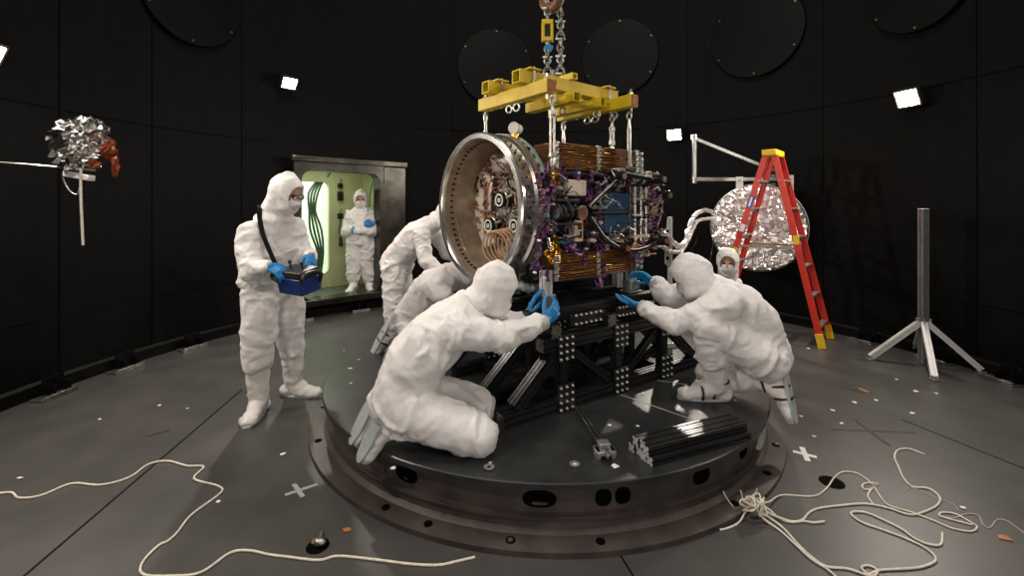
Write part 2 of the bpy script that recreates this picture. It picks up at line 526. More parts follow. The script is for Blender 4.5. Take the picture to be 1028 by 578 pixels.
def make_boot(root, ank, toe, up, calf_to, cuff=0.72, straps=False, seed=0.0, S=1.0):
    """soft boot cover over foot and lower leg, with its flat grey sole"""
    ank = V(ank); f = norm(toe); u = norm(V(up) - f * V(up).dot(f)); sd = u.cross(f)
    mb = MB(); R = Matrix((f, sd, u)).transposed()

    def pt(a, b, c): return ank + (f * a + sd * b + u * c) * S
    mb.sph(pt(-0.045, 0, -0.045), (0.058 * S, 0.050 * S, 0.050 * S), R)
    mb.sph(pt(0.02, 0, -0.025), (0.075 * S, 0.050 * S, 0.062 * S), R)
    mb.sph(pt(0.095, 0, -0.050), (0.085 * S, 0.052 * S, 0.040 * S), R)
    mb.sph(pt(0.155, 0, -0.058), (0.066 * S, 0.056 * S, 0.036 * S), R)
    mb.capsule(pt(0, 0, 0), 0.062 * S, pt(0.05, 0, -0.03), 0.055 * S)
    kn = V(calf_to)
    mb.capsule(pt(-0.008, 0, 0.0), 0.062 * S, ank.lerp(kn, cuff * 0.5), 0.070 * S)
    mb.capsule(ank.lerp(kn, cuff * 0.5), 0.070 * S, ank.lerp(kn, cuff), 0.076 * S)
    me = fuse(mb, 0.010, 4)
    wrinkle(me, [(ank, kn), (pt(-0.05, 0, -0.05), pt(0.19, 0, -0.06))], amp=0.006, seed=seed, base=0.5)
    # flatten under the foot
    P = coords(me); h = (P - np.array(ank)) @ np.array(u); lim = -0.078 * S
    fwd = (P - np.array(ank)) @ np.array(f)
    P = P + np.outer(np.where((h < lim), lim - h, 0), np.array(u))
    set_coords(me, P)
    b = from_world('boot_cover', me, 'boot_white', root)
    poly = []
    for i in range(28):
        t = 2 * PI * i / 28; c, s_ = math.cos(t), math.sin(t)
        w = 0.050 if c > 0 else 0.044
        poly.append(pt(0.066 + 0.156 * math.copysign(abs(c) ** 0.8, c), w * math.copysign(abs(s_) ** 0.8, s_), -0.088))
    so = MB().prism(poly, u * 0.016 * S)
    I = inv_of(root); so.v = [I @ p for p in so.v]
    mk('sole', so, 'sole_grey', b, smooth=40, bevel=0.004)
    if straps:
        for a_, c_, ry, rz in ((0.02, -0.02, 0.055, 0.066), (0.085, -0.045, 0.057, 0.047), (-0.02, 0.03, 0.068, 0.068)):
            st = MB()
            ax = f if c_ < 0 else u
            x, y, z = f, sd, u
            pts = []
            for i in range(28):
                t = 2 * PI * i / 28
                if c_ < 0: pts.append(pt(a_, ry * math.cos(t), c_ + rz * math.sin(t)))
                else: pts.append(pt(a_ + 0.015 + rz * math.sin(t), ry * math.cos(t), c_))
            st.tube(pts, 0.008, 6, True)
            st.v = [I @ p for p in st.v]
            mk('boot_strap', st, 'strap_maroon', b, smooth=60)
    return b


def make_person(label, J, group=None, seed=0.0, build=1.0, head=True, hood_open=True, mask=True, eyes=False, glasses=False, hands=None,
                straps=False, boots=True, amp=0.0105, cuffs=False, floor_z=0.0, wide=1.0):
    J = {k: (V(v) if isinstance(v, V) or (isinstance(v, (list, tuple)) and isinstance(v[0], (int, float))) else v) for k, v in J.items()}
    base = J['pelvis']
    root = thing('person', label, 'person', (base.x, base.y, floor_z), 0, group)
    hipv = norm(J['hipL'] - J['hipR']); shv = norm(J['shL'] - J['shR'])
    pel, che, nek, hd = J['pelvis'], J['chest'], J['neck'], J['head']
    spine = norm(che - pel); B = build
    mid = pel.lerp(che, 0.5) + J.get('belly', V((0, 0, 0)))
    sv2 = norm(hipv + shv)
    fr = lambda a, s_: norm(V(s_).cross(a)) if True else None
    up_n = norm(nek - che)
    f0, f1, f2 = hipv.cross(spine) * -1, sv2.cross(spine) * -1, shv.cross(norm(spine + up_n)) * -1
    face = norm(J['face']); hup = norm(V((0, 0, 1)) - face * face.z) if 'hup' not in J else norm(J['hup'])
    hup = norm(hup - face * hup.dot(face)); hs = hup.cross(face)

    # ---- the body: one continuous surface under the clothes
    b = MB()
    for x in 'LR':
        b.capsule(J['sh' + x], 0.050 * B, J['el' + x], 0.040 * B); b.capsule(J['el' + x], 0.040 * B, J['wr' + x], 0.028 * B)
        b.capsule(J['hip' + x], 0.075 * B, J['kn' + x], 0.052 * B); b.capsule(J['kn' + x], 0.052 * B, J['an' + x], 0.038 * B)
        b.capsule(J['sh' + x], 0.05 * B, che, 0.08 * B); b.capsule(J['hip' + x], 0.075 * B, pel, 0.09 * B)
    b.capsule(pel, 0.10 * B, mid, 0.10 * B); b.capsule(mid, 0.10 * B, che, 0.11 * B); b.capsule(che, 0.08 * B, nek, 0.055 * B)
    HR = Matrix((hs, face, hup)).transposed()

    def hp(a, f, u): return hd + hs * a + face * f + hup * u
    b.capsule(nek, 0.055, hp(0, -0.01, -0.03), 0.055)
    b.sph(hp(0, -0.005, 0.025), (0.072, 0.090, 0.095), HR); b.sph(hp(0, 0.030, -0.045), (0.056, 0.062, 0.065), HR)
    b.sph(hp(0, 0.060, -0.092), (0.026, 0.026, 0.020), HR)                                  # chin
    b.capsule(hp(0, 0.092, 0.012), 0.011, hp(0, 0.112, -0.028), 0.015)                      # nose
    for s_ in (-1, 1):
        b.sph(hp(s_ * 0.011, 0.104, -0.031), 0.010)
        b.capsule(hp(s_ * 0.016, 0.088, 0.026), 0.010, hp(s_ * 0.045, 0.074, 0.024), 0.009)     # brow
        b.sph(hp(s_ * 0.042, 0.066, -0.020), (0.020, 0.018, 0.016), HR)                       # cheekbone
        b.sph(hp(s_ * 0.074, -0.005, -0.005), (0.010, 0.020, 0.032), HR)                      # ear
    b.capsule(hp(-0.018, 0.088, -0.060), 0.008, hp(0.018, 0.088, -0.060), 0.008)
    b.capsule(hp(-0.016, 0.086, -0.071), 0.009, hp(0.016, 0.086, -0.071), 0.009)            # lips
    from_world('body', fuse(b, 0.0075, 3, 0.4), 'skin', root)
    if eyes:
        for s_ in (-1, 1):
            e = MB().sph(hp(s_ * 0.031, 0.079, 0.006), (0.013, 0.010, 0.008), HR, 12, 8)
            mk('eye', e, 'eye_dark', root, world=True, smooth=180)

    # ---- the coverall
    c = MB()
    secs = [(pel - spine * 0.135, hipv, f0, 0.12 * B, 0.10 * B), (pel - spine * 0.09, hipv, f0, 0.165 * B * wide, 0.14 * B), (pel, hipv, f0, 0.185 * B * wide, 0.155 * B),
            (pel.lerp(mid, 0.6), sv2, f1, 0.182 * B * wide, 0.152 * B), (mid, sv2, f1, 0.188 * B * wide, 0.155 * B), (mid.lerp(che, 0.6), sv2, f2, 0.195 * B * wide, 0.155 * B),
            (che, shv, f2, 0.195 * B, 0.140 * B), (che.lerp(nek, 0.55), shv, f2, 0.165 * B, 0.11 * B), (che.lerp(nek, 0.85), shv, f2, 0.135 * B, 0.10 * B), (nek, shv, f2, 0.10, 0.088)]
    c.loft(secs)
    segs = [(pel - spine * 0.1, che), (che, nek)]
    cuff_k = J.get('cuff', 0.45)
    for x in 'LR':
        sh, el, wr = J['sh' + x], J['el' + x], J['wr' + x]
        c.capsule(che.lerp(nek, 0.35), 0.095 * B, sh, 0.088 * B)
        c.capsule(sh, 0.090 * B, el, 0.072 * B)
        k = el.lerp(wr, 0.55); end = el.lerp(wr, 0.84 if cuffs else 0.93)
        c.capsule(el, 0.072 * B, k, 0.060 * B); c.capsule(k, 0.060 * B, end, 0.046 * B)
        hi, kn, an = J['hip' + x], J['kn' + x], J['an' + x]
        c.capsule(pel, 0.14 * B, hi, 0.125 * B)
        LG = B * J.get('leg', 1.0)
        c.capsule(hi, 0.128 * B, hi.lerp(kn, 0.5), 0.112 * LG); c.capsule(hi.lerp(kn, 0.5), 0.112 * LG, kn, 0.093 * LG)
        c.capsule(kn, 0.093 * LG, kn.lerp(an, cuff_k), 0.088 * LG)
        if not boots:
            c.capsule(kn.lerp(an, cuff_k), 0.086 * B, an, 0.072 * B)
        segs += [(sh, el), (el, wr), (hi, kn), (kn, kn.lerp(an, cuff_k + 0.05))]
    me = fuse(c, 0.0105, 16)
    wrinkle(me, segs, amp=amp, seed=seed, base=J.get('fold', 0.4), stretch=[6.5, 6.5] + [12.0, 12.0, 9.0, 10.0] * 2)
    zmin = J.get('ground', None)
    if zmin is not None:
        P = coords(me); lim = zmin[2] if not isinstance(zmin, float) else zmin
        lo = P[:, 2] < lim; P[lo, 2] = lim + (P[lo, 2] - lim) * 0.05; set_coords(me, P)
    suit = from_world('coverall', me, 'suit_white', root)

    # ---- the hood with its shoulder cape
    if head:
        h = MB()
        h.sph(hp(0, -0.012, 0.02), (0.108, 0.132, 0.142), HR); h.sph(hp(0, 0.02, -0.055), (0.092, 0.105, 0.098), HR)
        h.capsule(hp(0, -0.035, -0.06), 0.098, nek.lerp(hd, 0.15), 0.095)
        me = fuse(h, 0.009, 6)
        wrinkle(me, [(nek, hp(0, 0, 0.14)), (hp(-0.1, 0, 0), hp(0.1, 0, 0))], amp=0.0065, seed=seed + 5, base=0.6)
        if hood_open:
            P = coords(me); q = P - np.array(hd); a = q @ np.array(hs); f = q @ np.array(face); u = q @ np.array(hup)
            e = np.sqrt((a / 0.073) ** 2 + ((u + 0.012) / 0.098) ** 2)
            k = np.clip((1.0 - e) / 0.22, 0, 1); k = k * k * (3 - 2 * k) * (f > 0.0)
            P = P - np.outer(k * np.maximum(f - 0.035, 0), np.array(face)); set_coords(me, P)
        from_world('hood', me, 'hood_white', root)
        if mask:
            m = MB(); m.sph(hp(0, 0.052, -0.052), (0.066, 0.070, 0.062), HR, 24, 16); m.sph(hp(0, 0.09, -0.045), (0.030, 0.038, 0.036), HR, 20, 12)
            me = fuse(m, 0.006, 6); wrinkle(me, [(hp(-0.06, 0.06, -0.05), hp(0.06, 0.06, -0.05))], amp=0.003, seed=seed + 2, base=1)
            from_world('face_mask', me, 'mask_white', root)
        if glasses:
            g = MB()
            for s_ in (-1, 1):
                g.torus(hp(s_ * 0.033, 0.108, 0.006), 0.026, 0.0028, face, 24, 6, 0.019, hup)
                g.tube([hp(s_ * 0.059, 0.106, 0.010), hp(s_ * 0.078, 0.07, 0.010), hp(s_ * 0.082, 0.0, 0.008)], 0.0025, 6)
            g.tube([hp(-0.009, 0.110, 0.010), hp(0.009, 0.110, 0.010)], 0.0025, 6)
            gg = mk('glasses', g, 'black_gloss', root, world=True, smooth=60)
            for s_ in (-1, 1):
                ln = MB().sph(hp(s_ * 0.033, 0.107, 0.006), (0.025, 0.003, 0.018), HR, 16, 8)
                ln.v = [inv_of(root) @ p for p in ln.v]
                mk('lens', ln, 'lens_dark', gg, smooth=180)
    if boots:
        for x in 'LR':
            toe, up = J['toe' + x]
            make_boot(root, J['an' + x], toe, up, J['kn' + x], straps=straps, seed=seed + (3 if x == 'L' else 7), S=J.get('bootS', V((1, 0, 0))).x)
    if hands:
        for x, kw in hands.items():
            make_hand(root, J['wr' + x], forearm=J['el' + x] - J['wr' + x], **kw)
            if cuffs:
                a = J['el' + x].lerp(J['wr' + x], 0.78); e = J['el' + x].lerp(J['wr' + x], 1.0)
                ax = norm(e - a)
                cb = MB().lathe([(0.040, 0), (0.0505, 0.0), (0.050, 0.02), (0.047, 0.05), (0.044, (e - a).length), (0.036, (e - a).length)], a, ax, 24, closed=True)
                mk('cuff', cb, 'cuff_grey', root, world=True, smooth=60)
    return root


def flat_foot(d): return ((d[0], d[1], 0), (0, 0, 1))


# A: standing at the left with the control box
A_ = make_person('person in white coverall standing, glasses on, holding a blue control box on a strap',
    dict(pelvis=(-1.83, 3.47, 0.97), chest=(-1.82, 3.43, 1.31), neck=(-1.775, 3.41, 1.485), head=(-1.68, 3.39, 1.625), face=(0.93, -0.22, -0.28),
         shR=(-1.87, 3.275, 1.345), shL=(-1.735, 3.57, 1.37), elR=(-1.825, 3.18, 1.09), elL=(-1.64, 3.63, 1.13), wrR=(-1.68, 3.14, 1.13), wrL=(-1.50, 3.40, 1.17),
         hipR=(-1.87, 3.39, 0.90), hipL=(-1.78, 3.56, 0.90), knR=(-1.875, 3.35, 0.50), knL=(-1.765, 3.63, 0.50), anR=(-1.88, 3.38, 0.092), anL=(-1.77, 3.70, 0.092),
         toeR=flat_foot((0.16, -1)), toeL=flat_foot((1, -0.12)), cuff=0.26, leg=1.13, bootS=(1.1, 0, 0)),
    seed=11.0, build=1.0, wide=1.22, mask=True, eyes=True, glasses=True, amp=0.0105,
    hands=dict(R=dict(d=(0.85, 0.05, -0.5), palm=(0.3, 0.45, -0.85), thumb_side=(0.3, 1, 0.3), curl=(0.35, 0.55, 0.45)),
               L=dict(d=(0.35, -0.75, -0.55), palm=(-0.3, -0.4, -0.85), thumb_side=(-1, -0.2, 0.2), curl=(0.4, 0.55, 0.45))))

# B: arms crossed in the airlock
f = norm((0.20, -0.98, 0)); l = V((-f.y, f.x, 0)); o = V((-2.285, 6.90, 0.24))


def P3(a, b, z): return o + l * a + f * b + V((0, 0, z))


make_person('person in white coverall and mask standing in the airlock doorway with arms crossed',
    dict(pelvis=P3(0, 0, 0.80), chest=P3(0, 0, 1.10), neck=P3(0, 0, 1.25), head=P3(0, 0.02, 1.375), face=(f.x, f.y, -0.1),
         shR=P3(-0.145, 0, 1.13), shL=P3(0.145, 0, 1.13), elR=P3(-0.20, 0.09, 0.90), elL=P3(0.20, 0.09, 0.90), wrR=P3(0.045, 0.19, 0.99), wrL=P3(-0.055, 0.235, 0.93),
         hipR=P3(-0.085, 0, 0.74), hipL=P3(0.085, 0, 0.74), knR=P3(-0.105, 0.0, 0.42), knL=P3(0.105, 0.0, 0.42), anR=P3(-0.115, 0, 0.092), anL=P3(0.12, 0, 0.092), leg=1.1,
         toeR=flat_foot((f.x - 0.25, f.y)), toeL=flat_foot((f.x + 0.25, f.y)), cuff=0.62),
    seed=23.0, build=1.04, eyes=True, floor_z=0.24,
    hands=dict(R=dict(d=l + V((0, 0, 0.30)), palm=-f, thumb_side=(0, 0, 1), curl=(0.25, 0.3, 0.3)),
               L=dict(d=-l - f * 0.9 + V((0, 0, -0.1)), palm=-f, thumb_side=(0, 0, 1), curl=(0.25, 0.3, 0.3), scale=0.95)))

# C: bending forward behind the big ring
make_person('person in white coverall standing bent forward behind the polished ring, head out of sight',
    dict(pelvis=(-1.27, 4.97, 0.93), chest=(-0.97, 4.82, 1.25), neck=(-0.80, 4.76, 1.37), head=(-0.66, 4.70, 1.44), face=(0.9, -0.3, -0.35),
         shR=(-0.93, 4.64, 1.27), shL=(-0.86, 4.98, 1.27), elR=(-0.86, 4.55, 0.99), elL=(-0.70, 4.95, 1.02), wrR=(-0.66, 4.50, 0.86), wrL=(-0.5, 4.85, 0.95),
         hipR=(-1.27, 4.87, 0.88), hipL=(-1.24, 5.05, 0.88), knR=(-1.27, 4.84, 0.48), knL=(-1.20, 5.06, 0.48), anR=(-1.29, 4.88, 0.092), anL=(-1.22, 5.1, 0.092),
         toeR=flat_foot((0.9, -0.3)), toeL=flat_foot((0.9, -0.2))),
    seed=37.0, mask=False,
    hands=dict(R=dict(d=(0.8, -0.1, -0.5), palm=(0, 0.4, -1), thumb_side=(0, 1, 0.4)), L=dict(d=(0.9, -0.2, -0.3), palm=(0, -0.4, -1), thumb_side=(0, -1, 0.4))))

# D: kneeling behind the front kneeler
make_person('person in white coverall kneeling on the turntable under the ring, mostly hidden behind another kneeler',
    dict(pelvis=(-0.86, 3.84, 0.57), chest=(-0.62, 3.74, 0.90), neck=(-0.46, 3.69, 1.00), head=(-0.34, 3.66, 1.06), face=(0.85, -0.3, -0.3),
         shR=(-0.60, 3.56, 0.90), shL=(-0.52, 3.90, 0.92), elR=(-0.42, 3.52, 0.70), elL=(-0.3, 3.95, 0.8), wrR=(-0.22, 3.56, 0.80), wrL=(-0.12, 3.9, 0.92),
         hipR=(-0.84, 3.74, 0.53), hipL=(-0.82, 3.93, 0.53), knR=(-0.60, 3.50, 0.37), knL=(-0.60, 4.15, 0.37), anR=(-0.86, 3.70, 0.42), anL=(-1.03, 3.98, 0.43),
         toeR=((-0.45, 0.05, -0.86), (0.72, 0.5, -0.4)), toeL=((-0.45, -0.05, -0.86), (0.72, 0.5, -0.4)), ground=(0, 0, DECK + 0.002), bootS=(1.15, 0, 0)),
    seed=41.0, mask=False, straps=True, floor_z=DECK,
    hands=dict(R=dict(d=(0.7, 0.2, 0.4), palm=(0, 0.5, 0.5), thumb_side=(-0.5, 0, 1)), L=dict(d=(0.9, -0.2, 0.2), palm=(0, -0.4, -1), thumb_side=(0, -1, 0.4))))

# E: kneeling in front, both hands on the left bracket
make_person('person in white coverall kneeling nearest, back turned, both gloves on the left bracket',
    dict(pelvis=(-0.575, 2.47, 0.53), chest=(-0.345, 2.53, 0.88), neck=(-0.20, 2.56, 1.00), head=(-0.095, 2.58, 1.065), face=(0.82, 0.35, -0.42),
         belly=(-0.045, 0, 0.015), shR=(-0.305, 2.37, 0.885), shL=(-0.25, 2.73, 0.92), elR=(-0.045, 2.50, 0.82), elL=(0.0, 2.80, 0.80), wrR=(0.195, 2.71, 0.85), wrL=(0.095, 2.86, 0.835),
         hipR=(-0.55, 2.37, 0.48), hipL=(-0.54, 2.58, 0.48), knR=(-0.17, 2.33, 0.372), knL=(-0.20, 2.66, 0.372), anR=(-0.60, 2.40, 0.42), anL=(-0.695, 2.55, 0.43),
         toeR=((-0.45, 0, -0.86), (0.72, 0.50, -0.4)), toeL=((-0.45, 0.03, -0.86), (0.72, 0.5, -0.4)), ground=(0, 0, DECK + 0.002), cuff=0.5, bootS=(1.2, 0, 0)),
    seed=53.0, build=1.10, wide=1.10, mask=False, floor_z=DECK, cuffs=True, amp=0.011,
    hands=dict(R=dict(d=(0.66, 0.55, 0.50), palm=(-0.6, 0.8, 0.0), thumb_side=(-0.5, 0.1, 0.8), curl=(0.3, 0.5, 0.4), thumb=(0.9, 0.3), scale=1.1),
               L=dict(d=(0.30, 0.1, 0.95), palm=(0.9, 0.0, -0.2), thumb_side=(0.2, -1, 0.2), curl=(0.15, 0.3, 0.3), scale=1.1)))

# F: crouching at the right
make_person('person in white coverall crouching with one knee raised, gloves on the right bracket',
    dict(pelvis=(1.60, 2.97, 0.60), chest=(1.41, 3.00, 0.93), neck=(1.28, 3.03, 1.03), head=(1.205, 3.055, 1.065), face=(-0.80, 0.30, -0.50),
         belly=(0.05, 0, 0.03), shL=(1.345, 2.83, 0.94), shR=(1.31, 3.20, 0.98), elL=(1.045, 2.92, 0.785), elR=(1.14, 3.26, 0.86), wrL=(0.87, 3.09, 0.86), wrR=(1.03, 3.31, 0.99),
         hipL=(1.60, 2.87, 0.57), hipR=(1.58, 3.08, 0.56), knL=(1.22, 2.84, 0.80), knR=(1.37, 3.13, 0.372), anL=(1.325, 2.97, DECK + 0.097), anR=(1.63, 2.86, 0.44),
         toeL=((-1, 0.08, 0), (0, 0, 1)), toeR=((0.10, -0.20, -0.95), (-0.72, 0.68, -0.2)), bootS=(1.1, 0, 0), ground=(0, 0, DECK + 0.002), cuff=0.55),
    seed=67.0, build=1.06, straps=True, floor_z=DECK, cuffs=True, amp=0.010,
    hands=dict(L=dict(d=(-0.80, 0.55, 0.10), palm=(-0.2, 0.4, 0.8), thumb_side=(-0.3, -0.3, 1), curl=(0.2, 0.35, 0.3), spread=0.16),
               R=dict(d=(-0.8, 0.35, 0.45), palm=(-0.4, -0.5, -0.6), thumb_side=(-0.5, 0, -0.8), curl=(0.3, 0.4, 0.4))))

# G: head looking over the crouching person's back
f = norm((-0.48, -0.87, 0)); l = V((-f.y, f.x, 0)); o = V((2.205, 4.64, 0.0))
make_person('person in white hood and mask looking over the back of the crouching person',
    dict(pelvis=P3(0, -0.12, 0.36), chest=P3(0, -0.02, 0.62), neck=P3(0, 0.02, 0.80), head=P3(0, 0.04, 0.955), face=(f.x, f.y, -0.05),
         shR=P3(-0.15, 0, 0.65), shL=P3(0.15, 0, 0.65), elR=P3(-0.20, 0.08, 0.42), elL=P3(0.20, 0.08, 0.42), wrR=P3(-0.12, 0.26, 0.36), wrL=P3(0.12, 0.26, 0.36),
         hipR=P3(-0.09, -0.10, 0.30), hipL=P3(0.09, -0.10, 0.30), knR=P3(-0.13, 0.30, 0.11), knL=P3(0.13, 0.30, 0.11), anR=P3(-0.11, -0.12, 0.14), anL=P3(0.11, -0.12, 0.14),
         toeR=((-f.x * 0.5, -f.y * 0.5, -0.8), (f.x, f.y, -0.5)), toeL=((-f.x * 0.5, -f.y * 0.5, -0.8), (f.x, f.y, -0.5)), ground=(0, 0, 0.003)),
    seed=71.0, build=0.9, eyes=True,
    hands=dict(R=dict(d=f + V((0, 0, -0.5)), palm=(0, 0, -1), thumb_side=l), L=dict(d=f + V((0, 0, -0.5)), palm=(0, 0, -1), thumb_side=-l)))

# the control box A carries
t = thing('control_box', 'blue and black remote control box hung on a black strap, held by the standing person', 'control box', (-1.50, 3.20, 1.03), math.radians(-30))
R = Matrix.Rotation(math.radians(12), 3, 'X')
mk('body', MB().box((0, 0, -0.035), (0.26, 0.155, 0.12), R), 'device_blue', t, bevel=0.012)
mk('top_panel', MB().box(R @ V((0, 0, 0.045)), (0.27, 0.16, 0.055), R), 'device_black', t, bevel=0.008)
for k in (-1, 1):
    bb = MB(); bb.tube([V((k * 0.125, -0.075, -0.02)), V((k * 0.165, -0.09, 0.01)), V((k * 0.168, -0.06, 0.05)), V((k * 0.165, 0.05, 0.05)), V((k * 0.125, 0.075, -0.02))], 0.014, 8, sub=5)
    mk('handle', bb, 'device_black', t)
    j = MB(); c0 = R @ V((k * 0.065, 0, 0.062)); j.cyl(c0, c0 + R @ V((0, 0, 0.05)), 0.008, 0.006); j.sph(c0 + R @ V((0, 0, 0.055)), 0.014)
    mk('joystick', j, 'device_black', t)
bt = MB()
for k in range(5): bt.cyl(R @ V((-0.08 + k * 0.04, -0.055, 0.060)), R @ V((-0.08 + k * 0.04, -0.055, 0.070)), 0.007)
mk('button_row', bt, 'steel_dull', t)
mk('front_plate', MB().box(R @ V((0, -0.080, -0.03)), (0.16, 0.006, 0.05), R), 'device_black', t, bevel=0.003)
sp = MB(); I = ROOT[t.name].inverted()
pts = [V((-1.615, 3.17, 1.08)), V((-1.68, 3.19, 1.18)), V((-1.765, 3.225, 1.34)), V((-1.81, 3.265, 1.46)), V((-1.845, 3.33, 1.525)), V((-1.90, 3.46, 1.51)), V((-1.93, 3.55, 1.40)), V((-1.78, 3.68, 1.2)),
       V((-1.62, 3.55, 1.14)), V((-1.43, 3.30, 1.08))]
sp.tube([I @ p for p in pts], 0.022, 10, sub=6, flat=0.22)
mk('strap', sp, 'strap_black', t, smooth=60)

# ------------------------------------------------------------------ the chamber
A0 = V((-2.283, 6.44, 0)); AN = V((0.654, -0.757, 0)).normalized(); AT = V((-AN.y, AN.x, 0))
if AT.x < 0: AT = -AT


def AL(w, n, z): return A0 + AT * w + AN * n + V((0, 0, z))


phiA = math.atan2(A0.y - CY, A0.x - CX)
NW = 180; ZL = [0, 0.22, 2.06, 3.0, 4.5, 6.0, 8.0]
mb = MB()
hole0, hole1 = phiA - math.atan(0.52 / 3.95), phiA + math.atan(0.70 / 3.95)
angs = sorted([2 * PI * i / NW for i in range(NW)] + [hole0 % (2 * PI), hole1 % (2 * PI)])
for i in range(len(angs)):
    a, b = angs[i], angs[(i + 1) % len(angs)] + (2 * PI if i == len(angs) - 1 else 0)
    mid = ((a + b) / 2) % (2 * PI)
    inside = (hole0 % (2 * PI)) < mid < (hole1 % (2 * PI))
    for j in range(len(ZL) - 1):
        if inside and j == 1: continue
        q = [V((CX + CR * math.cos(t), CY + CR * math.sin(t), z)) for t, z in ((a, ZL[j]), (b, ZL[j]), (b, ZL[j + 1]), (a, ZL[j + 1]))]
        mb.add(q[::-1], [(0, 1, 2, 3)])
struct('wall_chamber', mb, 'chamber_black', smooth=60, recalc=False)
fl = MB(); NF = 128
fl.add([V((CX, CY, 0))] + [V((CX + (CR + 0.02) * math.cos(2 * PI * i / NF), CY + (CR + 0.02) * math.sin(2 * PI * i / NF), 0)) for i in range(NF)], [(0, i + 1, (i + 1) % NF + 1) for i in range(NF)])
struct('floor', fl, 'floor_dark', recalc=False)
ce = MB(); ce.add([V((CX + (CR + 0.02) * math.cos(2 * PI * i / NF), CY + (CR + 0.02) * math.sin(2 * PI * i / NF), 8.0)) for i in range(NF)], [tuple(range(NF))])
struct('ceiling', ce, 'chamber_black')
bb = MB().lathe([(CR + 0.01, 0), (CR - 0.035, 0), (CR - 0.035, 0.10), (CR - 0.01, 0.12), (CR + 0.01, 0.12)], (CX, CY, 0), n=128,
                a0=0, a1=2 * PI)
struct('baseboard_chamber', bb, 'panel_black')


def wallstrip(px, name, w=0.007, z0=0.12, z1=7.5):
    p, n = on_wall(px, 205, 0.004); t = V((-n.y, n.x, 0))
    struct(name, MB().box((p.x, p.y, (z0 + z1) / 2), (0.012, w, z1 - z0), Matrix((n, t, V((0, 0, 1)))).transposed()), 'seam_black')


for k, px in enumerate((60, 153, 243, 455, 560, 690, 826, 980)): wallstrip(px, 'trim_%d' % (k + 1))
p, n = on_wall(0, 160, 0.004)


def hstrip(a0, a1, z, name):
    c = []
    for i in range(25):
        a = a0 + (a1 - a0) * i / 24
        c.append(V((CX + (CR - 0.003) * math.cos(a), CY + (CR - 0.003) * math.sin(a), z)))
    struct(name, MB().tube(c, 0.004, 4), 'seam_black')


hstrip(PI * 1.05, phiA + 0.25, 0.62, 'trim_9'); hstrip(-0.4, phiA - 0.25, 0.62, 'trim_10')
hstrip(PI * 1.05, phiA + 0.25, 2.35, 'trim_11'); hstrip(-0.4, phiA - 0.25, 2.75, 'trim_12')


# round covers bolted to the wall
def wall_cover(px, py, rpx, label):
    p, n = on_wall(px, py, 0.0); r = rpx * p.y / FPX
    t = thing('round_wall_cover', label, 'wall cover', p, 0, 'round black covers high on the chamber wall')
    mk('disc', MB().lathe([(0.0, 0.075), (r * 0.985, 0.075), (r, 0.065), (r, -0.04), (0, -0.04)], (0, 0, 0), n, 72), 'panel_black', t, smooth=40)
    x, y, z = frame(n)
    for k in range(6):
        a = 2 * PI * k / 6 + 0.5
        q = n * 0.075 + (y * math.cos(a) + z * math.sin(a)) * r * 0.92
        mk('bolt', MB().cyl(q, q + n * 0.012, 0.012, n=10), 'chain_steel', t)


wall_cover(190, -4, 50, 'large round black cover on the wall high above the standing person with the control box')
wall_cover(497, 68, 38, 'round black wall cover just left of the hanging crane chains')
wall_cover(622, 58, 38, 'round black wall cover just right of the hanging crane chains')
wall_cover(760, 34, 44, 'round black wall cover high above the red stepladder')
wall_cover(925, -14, 46, 'round black wall cover cut by the frame, above the brightest wall floodlight')


# ------------------------------------------------------------------ the airlock
def rrect(w0, w1, z0, z1, r, k=8):
    out = []
    for cx, cz, a in ((w1 - r, z0 + r, -PI / 2), (w1 - r, z1 - r, 0), (w0 + r, z1 - r, PI / 2), (w0 + r, z0 + r, PI)):
        for i in range(k + 1): out.append((cx + r * math.cos(a + PI / 2 * i / k), cz + r * math.sin(a + PI / 2 * i / k)))
    return out


def plate_with_hole(o0, o1, y0, y1, h, n0, n1):
    """rectangular plate (w o0..o1, z y0..y1) with a rounded hole, between depths n0 and n1"""
    hp_ = rrect(*h); ow = []
    for w, z in hp_:
        cw, cz = (h[0] + h[1]) / 2, (h[2] + h[3]) / 2; dw, dz = w - cw, z - cz
        s = 1e9
        if dw > 1e-9: s = min(s, (o1 - cw) / dw)
        if dw < -1e-9: s = min(s, (o0 - cw) / dw)
        if dz > 1e-9: s = min(s, (y1 - cz) / dz)
        if dz < -1e-9: s = min(s, (y0 - cz) / dz)
        ow.append((cw + dw * s, cz + dz * s))
    for c in ((o0, y0), (o0, y1), (o1, y0), (o1, y1)):
        k = min(range(len(ow)), key=lambda i: (ow[i][0] - c[0]) ** 2 + (ow[i][1] - c[1]) ** 2); ow[k] = c
    N = len(hp_); m = MB(); vs = []
    for n in (n0, n1):
        vs += [AL(w, n, z) for w, z in hp_] + [AL(w, n, z) for w, z in ow]
    fs = []
    for i in range(N):
        j = (i + 1) % N
        fs += [(i, j, N + j, N + i), (2 * N + i, 3 * N + i, 3 * N + j, 2 * N + j), (i, 2 * N + i, 2 * N + j, j), (N + i, N + j, 3 * N + j, 3 * N + i)]
    return m.add(vs, fs)


struct('door_1', plate_with_hole(-0.76, 0.50, 0.18, 2.12, (-0.66, 0.43, 0.275, 2.0, 0.13), -0.20, 0.02), 'door_dark', smooth=30)
